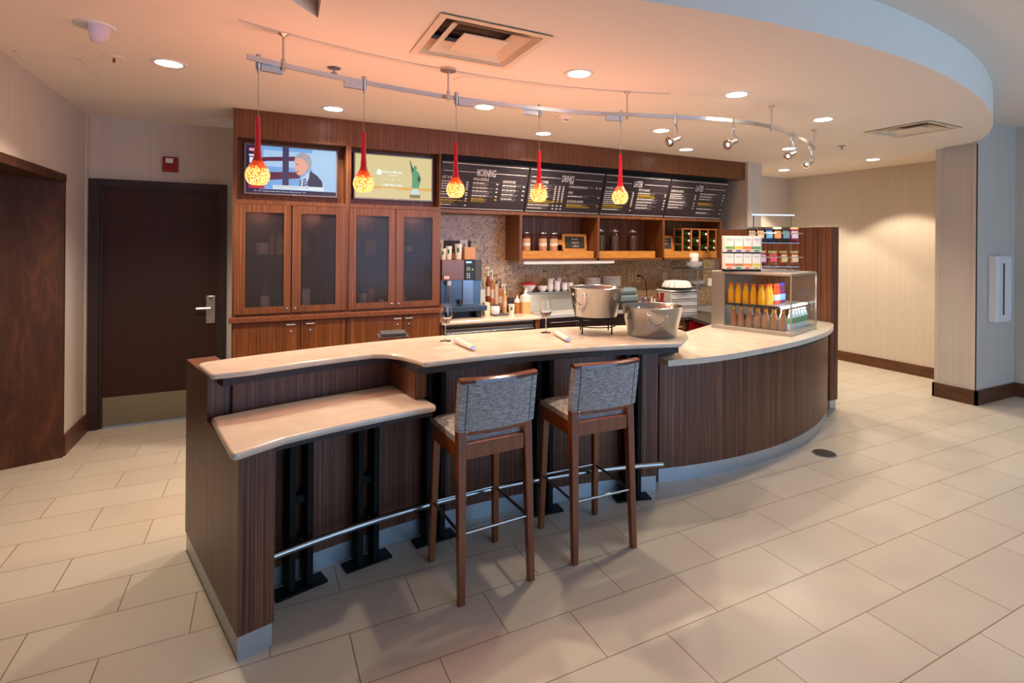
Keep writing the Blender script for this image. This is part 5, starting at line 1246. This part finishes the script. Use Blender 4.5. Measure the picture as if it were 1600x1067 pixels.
def juice(x, y, zb, kind, label, first={}):
    loc = cw(x, y, zb)
    if kind in first: return dup(first[kind], loc, None, label)
    K = {'o': (flat('orange_juice', 250, 178, 20, 0.25), flat('orange_cap', 236, 110, 20, 0.4), flat('juice_label', 250, 200, 60)),
         'r': (flat('red_juice', 226, 76, 30, 0.25), flat('red_cap', 226, 90, 40, 0.4), flat('blue_white_label', 196, 206, 226)),
         'p': (flat('purple_juice', 110, 30, 80, 0.25), flat('blue_cap', 40, 60, 200, 0.4), flat('sky_label', 120, 170, 230)),
         't': (flat('iced_tea', 176, 122, 92, 0.12), BLACKP, flat('orange_neck', 236, 160, 30)),
         'w': (flat('water_bottle', 206, 220, 224, 0.12), WHITE, flat('green_label', 30, 140, 90))}[kind]
    nm = {'o': 'juice_bottle', 'r': 'juice_bottle', 'p': 'juice_bottle', 't': 'tea_bottle', 'w': 'water_bottle'}[kind]
    gp = {'o': 'orange juice bottles', 'r': 'red juice bottles', 'p': 'purple juice bottles', 't': 'black capped bottles', 'w': 'white capped water bottles'}[kind]
    t = thing(nm, label, 'bottle', loc, CR, gp+' in the display case'); first[kind] = t
    if kind == 't':
        pr = [(0, 0), (0.03, 0), (0.031, 0.09), (0.024, 0.115), (0.014, 0.145), (0.013, 0.185), (0, 0.185)]; lz = (0.15, 0.175); lr_ = 0.0145
    elif kind == 'w':
        pr = [(0, 0), (0.027, 0), (0.028, 0.11), (0.016, 0.145), (0.013, 0.15), (0, 0.15)]; lz = (0.05, 0.10); lr_ = 0.0285
    else:
        pr = [(0, 0), (0.029, 0), (0.03, 0.08), (0.028, 0.11), (0.019, 0.15), (0.018, 0.165), (0, 0.165)]; lz = (0.03, 0.085); lr_ = 0.0306
    MB().lathe(pr, seg=16).build('bottle_body', K[0], t, True)
    if kind != 'o': MB().lathe([(lr_, lz[0]), (lr_, lz[1])], seg=16).build('bottle_label', K[2], t, True)
    zt = pr[-1][1]; rc_ = 0.0155 if kind in 'tw' else 0.021
    MB().lathe([(0, zt), (rc_, zt), (rc_, zt+0.02), (0, zt+0.02)], seg=14).build('cap', K[1], t, True)
    return t
ORD = ['first', 'second', 'third', 'fourth', 'fifth', 'sixth', 'seventh', 'eighth']
for k, y in enumerate((0.56, 0.49, 0.42, 0.35, 0.28)):
    juice(0.055, y, 0.909+0.246, 'o', 'orange juice bottle, %s from the steel end on the upper shelf' % ORD[k])
for k, x in enumerate((0.12, 0.185)):
    juice(x, 0.255, 0.909+0.246, 'o', 'orange juice bottle in the front shelf row, %s behind the side glass row' % ORD[k])
for k, x in enumerate((0.25, 0.315)):
    juice(x, 0.24, 0.909+0.246, 'r', 'red orange juice bottle, %s after the orange ones' % ORD[k])
for k, x in enumerate((0.38, 0.445)):
    juice(x, 0.24, 0.909+0.246, 'p', 'purple juice bottle with blue cap, %s from the red ones' % ORD[k])
for k, y in enumerate((0.53, 0.46, 0.385, 0.31, 0.235, 0.16, 0.085)):
    juice(0.05, y, 0.909+0.0375, 't', 'black capped amber bottle, %s from the steel end on the bottom deck' % ORD[k])
for k, x in enumerate((0.13, 0.20, 0.27, 0.34, 0.41, 0.48, 0.55)):
    juice(x, 0.07 if k > 0 else 0.12, 0.909+0.0375, 'w', 'white capped water bottle, %s along the front glass' % ORD[k])
for k, y in enumerate((0.48, 0.41, 0.34, 0.27, 0.20)):
    juice(0.13, y, 0.909+0.0375, 'w', 'white capped water bottle, %s in the row behind the amber bottles' % ORD[k])

# tea box display
ZCT = 0.909+HZ+0.001
tb = thing('tea_display_stand', 'black wire stand holding eight white tea boxes', 'display stand', (3.975, 3.60, ZCT), -0.42)
MB().box(-0.17, -0.03, 0, 0.17, 0.05, 0.02).build('stand_base', BLACK, tb); MB().box(-0.17, 0.04, 0.02, 0.17, 0.05, 0.33).build('back_plate', PAPERW, tb); MB().box(-0.17, -0.03, 0.172, 0.17, 0.04, 0.178).build('middle_shelf', BLACK, tb)
MB().box(0.1705, -0.03, 0.0, 0.174, 0.05, 0.33).build('side_plate', flat('pale_blue', 200, 220, 230), tb)
TC = [(120, 30, 50), (110, 90, 130), (190, 90, 40), (100, 140, 60), (220, 130, 40), (50, 130, 60), (220, 110, 50), (190, 180, 80)]
AC = [(110, 170, 60), (230, 190, 40), (226, 120, 60), (90, 160, 70), (230, 110, 70), (180, 120, 60), (240, 150, 60), (220, 200, 70)]
RN = ['first', 'second', 'third', 'fourth']
ca, sa = math.cos(-0.42), math.sin(-0.42)
for k in range(8):
    c, r_ = k % 4, k // 4
    lx, ly, lz_ = -0.1275+c*0.085, 0.004, (0.1795 if r_ == 0 else 0.021)
    t = thing('tea_box', 'white tea box, %s from left in the %s row of the stand' % (RN[c], 'upper' if r_ == 0 else 'lower'), 'tea box', (3.975+ca*lx-sa*ly, 3.60+sa*lx+ca*ly, ZCT+lz_), -0.42, 'tea boxes in the wire stand')
    MB().box(-0.0395, -0.03, 0, 0.0395, 0.03, 0.145).build('carton', PAPERW, t)
    MB().box(-0.0395, -0.0312, 0.028, 0.0395, -0.0302, 0.052).build('fruit_band', flat('fruit%d' % k, *AC[k]), t)
    MB().prism([(x_, z_) for x_, z_ in EL(0, 0.012, 0.03, 0.009)], 0, 0.0012).xf(Matrix(((1, 0, 0, 0), (0, 0, -1, -0.0302), (0, 1, 0, 0), (0, 0, 0, 1)))).build('flavour_badge', flat('badge%d' % k, *TC[k]), t)
    MB().box(-0.028, -0.031, 0.118, 0.028, -0.0302, 0.122).box(-0.022, -0.031, 0.108, 0.022, -0.0302, 0.111).build('fine_lettering', MGR, t)

# snack rack
RZ_ = -0.40; RX0, RY0 = 4.42, 3.63
cr2, sr2_ = math.cos(RZ_), math.sin(RZ_)
def rw(x, y, z_): return (RX0+cr2*x-sr2_*y, RY0+sr2_*x+cr2*y, ZCT+z_)
sr = thing('snack_rack', 'chrome wire rack with hanging snack bags above the display case', 'rack', (RX0, RY0, ZCT), RZ_)
for x in (-0.19, 0.19): MB().tube([(x, 0, 0), (x, 0, 0.535)], 0.006, 8).build('upright', CHROME, sr)
MB().box(-0.215, -0.01, 0.535, 0.215, 0.01, 0.545).build('top_bar', CHROME, sr)
MB().tube([(-0.20, -0.12, 0.006), (0.20, -0.12, 0.006), (0.20, 0.1, 0.006), (-0.20, 0.1, 0.006), (-0.20, -0.12, 0.006)], 0.006, 8).build('base_frame', CHROME, sr)
for z_ in (0.36, 0.13):
    MB().tube([(-0.27, -0.07, z_), (0.27, -0.07, z_)], 0.0055, 8).build('peg_bar', CHROME, sr); MB().box(-0.24, -0.06, z_-0.095, 0.24, 0.06, z_-0.089).build('wire_shelf', ALUD, sr)
def bag_mesh(w_, h):
    m = MB(); nx, nz = 8, 8
    def P_(i, j, s_):
        u, v = 2*i/nx-1, j/nz
        th_ = 0.022*max(0, (1-u**4))*max(0, (1-(2*v-1)**6))
        return (u*w_/2*(1-0.05*math.sin(v*PI)), s_*th_+0.004*math.sin(u*9+v*7), v*h)
    for s_ in (-1, 1):
        g = [[P_(i, j, s_) for j in range(nz+1)] for i in range(nx+1)]
        for i in range(nx):
            for j in range(nz):
                mi = 1 if 2 <= j <= 5 and 1 <= i <= 6 else (2 if j >= 7 else 0)
                q = [g[i][j], g[i+1][j], g[i+1][j+1], g[i][j+1]]; m.face(q if s_ < 0 else q[::-1], mi)
    return m
BC = [[(40, 32, 34), (190, 150, 110), (70, 60, 60)], [(56, 44, 44), (226, 170, 110), (40, 30, 32)], [(36, 46, 80), (110, 160, 190), (60, 50, 50)], [(50, 34, 36), (230, 140, 60), (220, 200, 180)],
      [(60, 44, 40), (100, 140, 150), (50, 40, 40)], [(150, 40, 70), (220, 200, 210), (222, 190, 130)]]
BD = [[(150, 40, 80), (230, 220, 160), (226, 206, 130)], [(128, 30, 70), (200, 160, 180), (230, 214, 150)], [(150, 110, 60), (220, 60, 90), (220, 200, 140)], [(160, 60, 60), (210, 190, 130), (216, 196, 120)], [(140, 80, 60), (226, 200, 150), (220, 206, 130)]]
def bags(cols, zb, tier, hues):
    pro = {}
    for k in range(cols):
        hh = hues[k % len(hues)]; x = -0.215+0.43*k/(cols-1)
        l = 'snack bag, %s from left on the %s tier of the snack rack' % (ORD[k], tier)
        t = thing('snack_bag', l, 'snack bag', rw(x, -0.005, zb), RZ_+random.uniform(-.15, .15), 'snack bags on the %s tier' % tier)
        ms = [flat('bag_%d_%d_%d' % c, *c, 0.3) for c in hh]
        bag_mesh(0.088, 0.15).build('bag', ms, t, True)
        MB().box(-0.03, -0.03, 0.045, 0.03, -0.024, 0.09).build('bag_print', ms[1], t)
bags(6, 0.272, 'upper', BC); bags(5, 0.042, 'lower', BD)

# ------------------------------------------------------------------ assumed daylight lamp and world
wl = lamp('AREA', 'assumed_daylight_fill', (4.2, -3.9, 1.55), 122, (0.29, 0.58, 1.0), shape='RECTANGLE', size=5.0, size_y=2.4)  # unseen blue area lamp added for assumed daylight, sized to suit the tones
wl.rotation_euler = (PI/2, 0, 0)
w = bpy.data.worlds.new('world'); S.world = w; w.use_nodes = True
bg = w.node_tree.nodes['Background']; bg.inputs[0].default_value = (0.50, 0.68, 1.0, 1); bg.inputs[1].default_value = 0.5
S.view_settings.exposure = 0.5
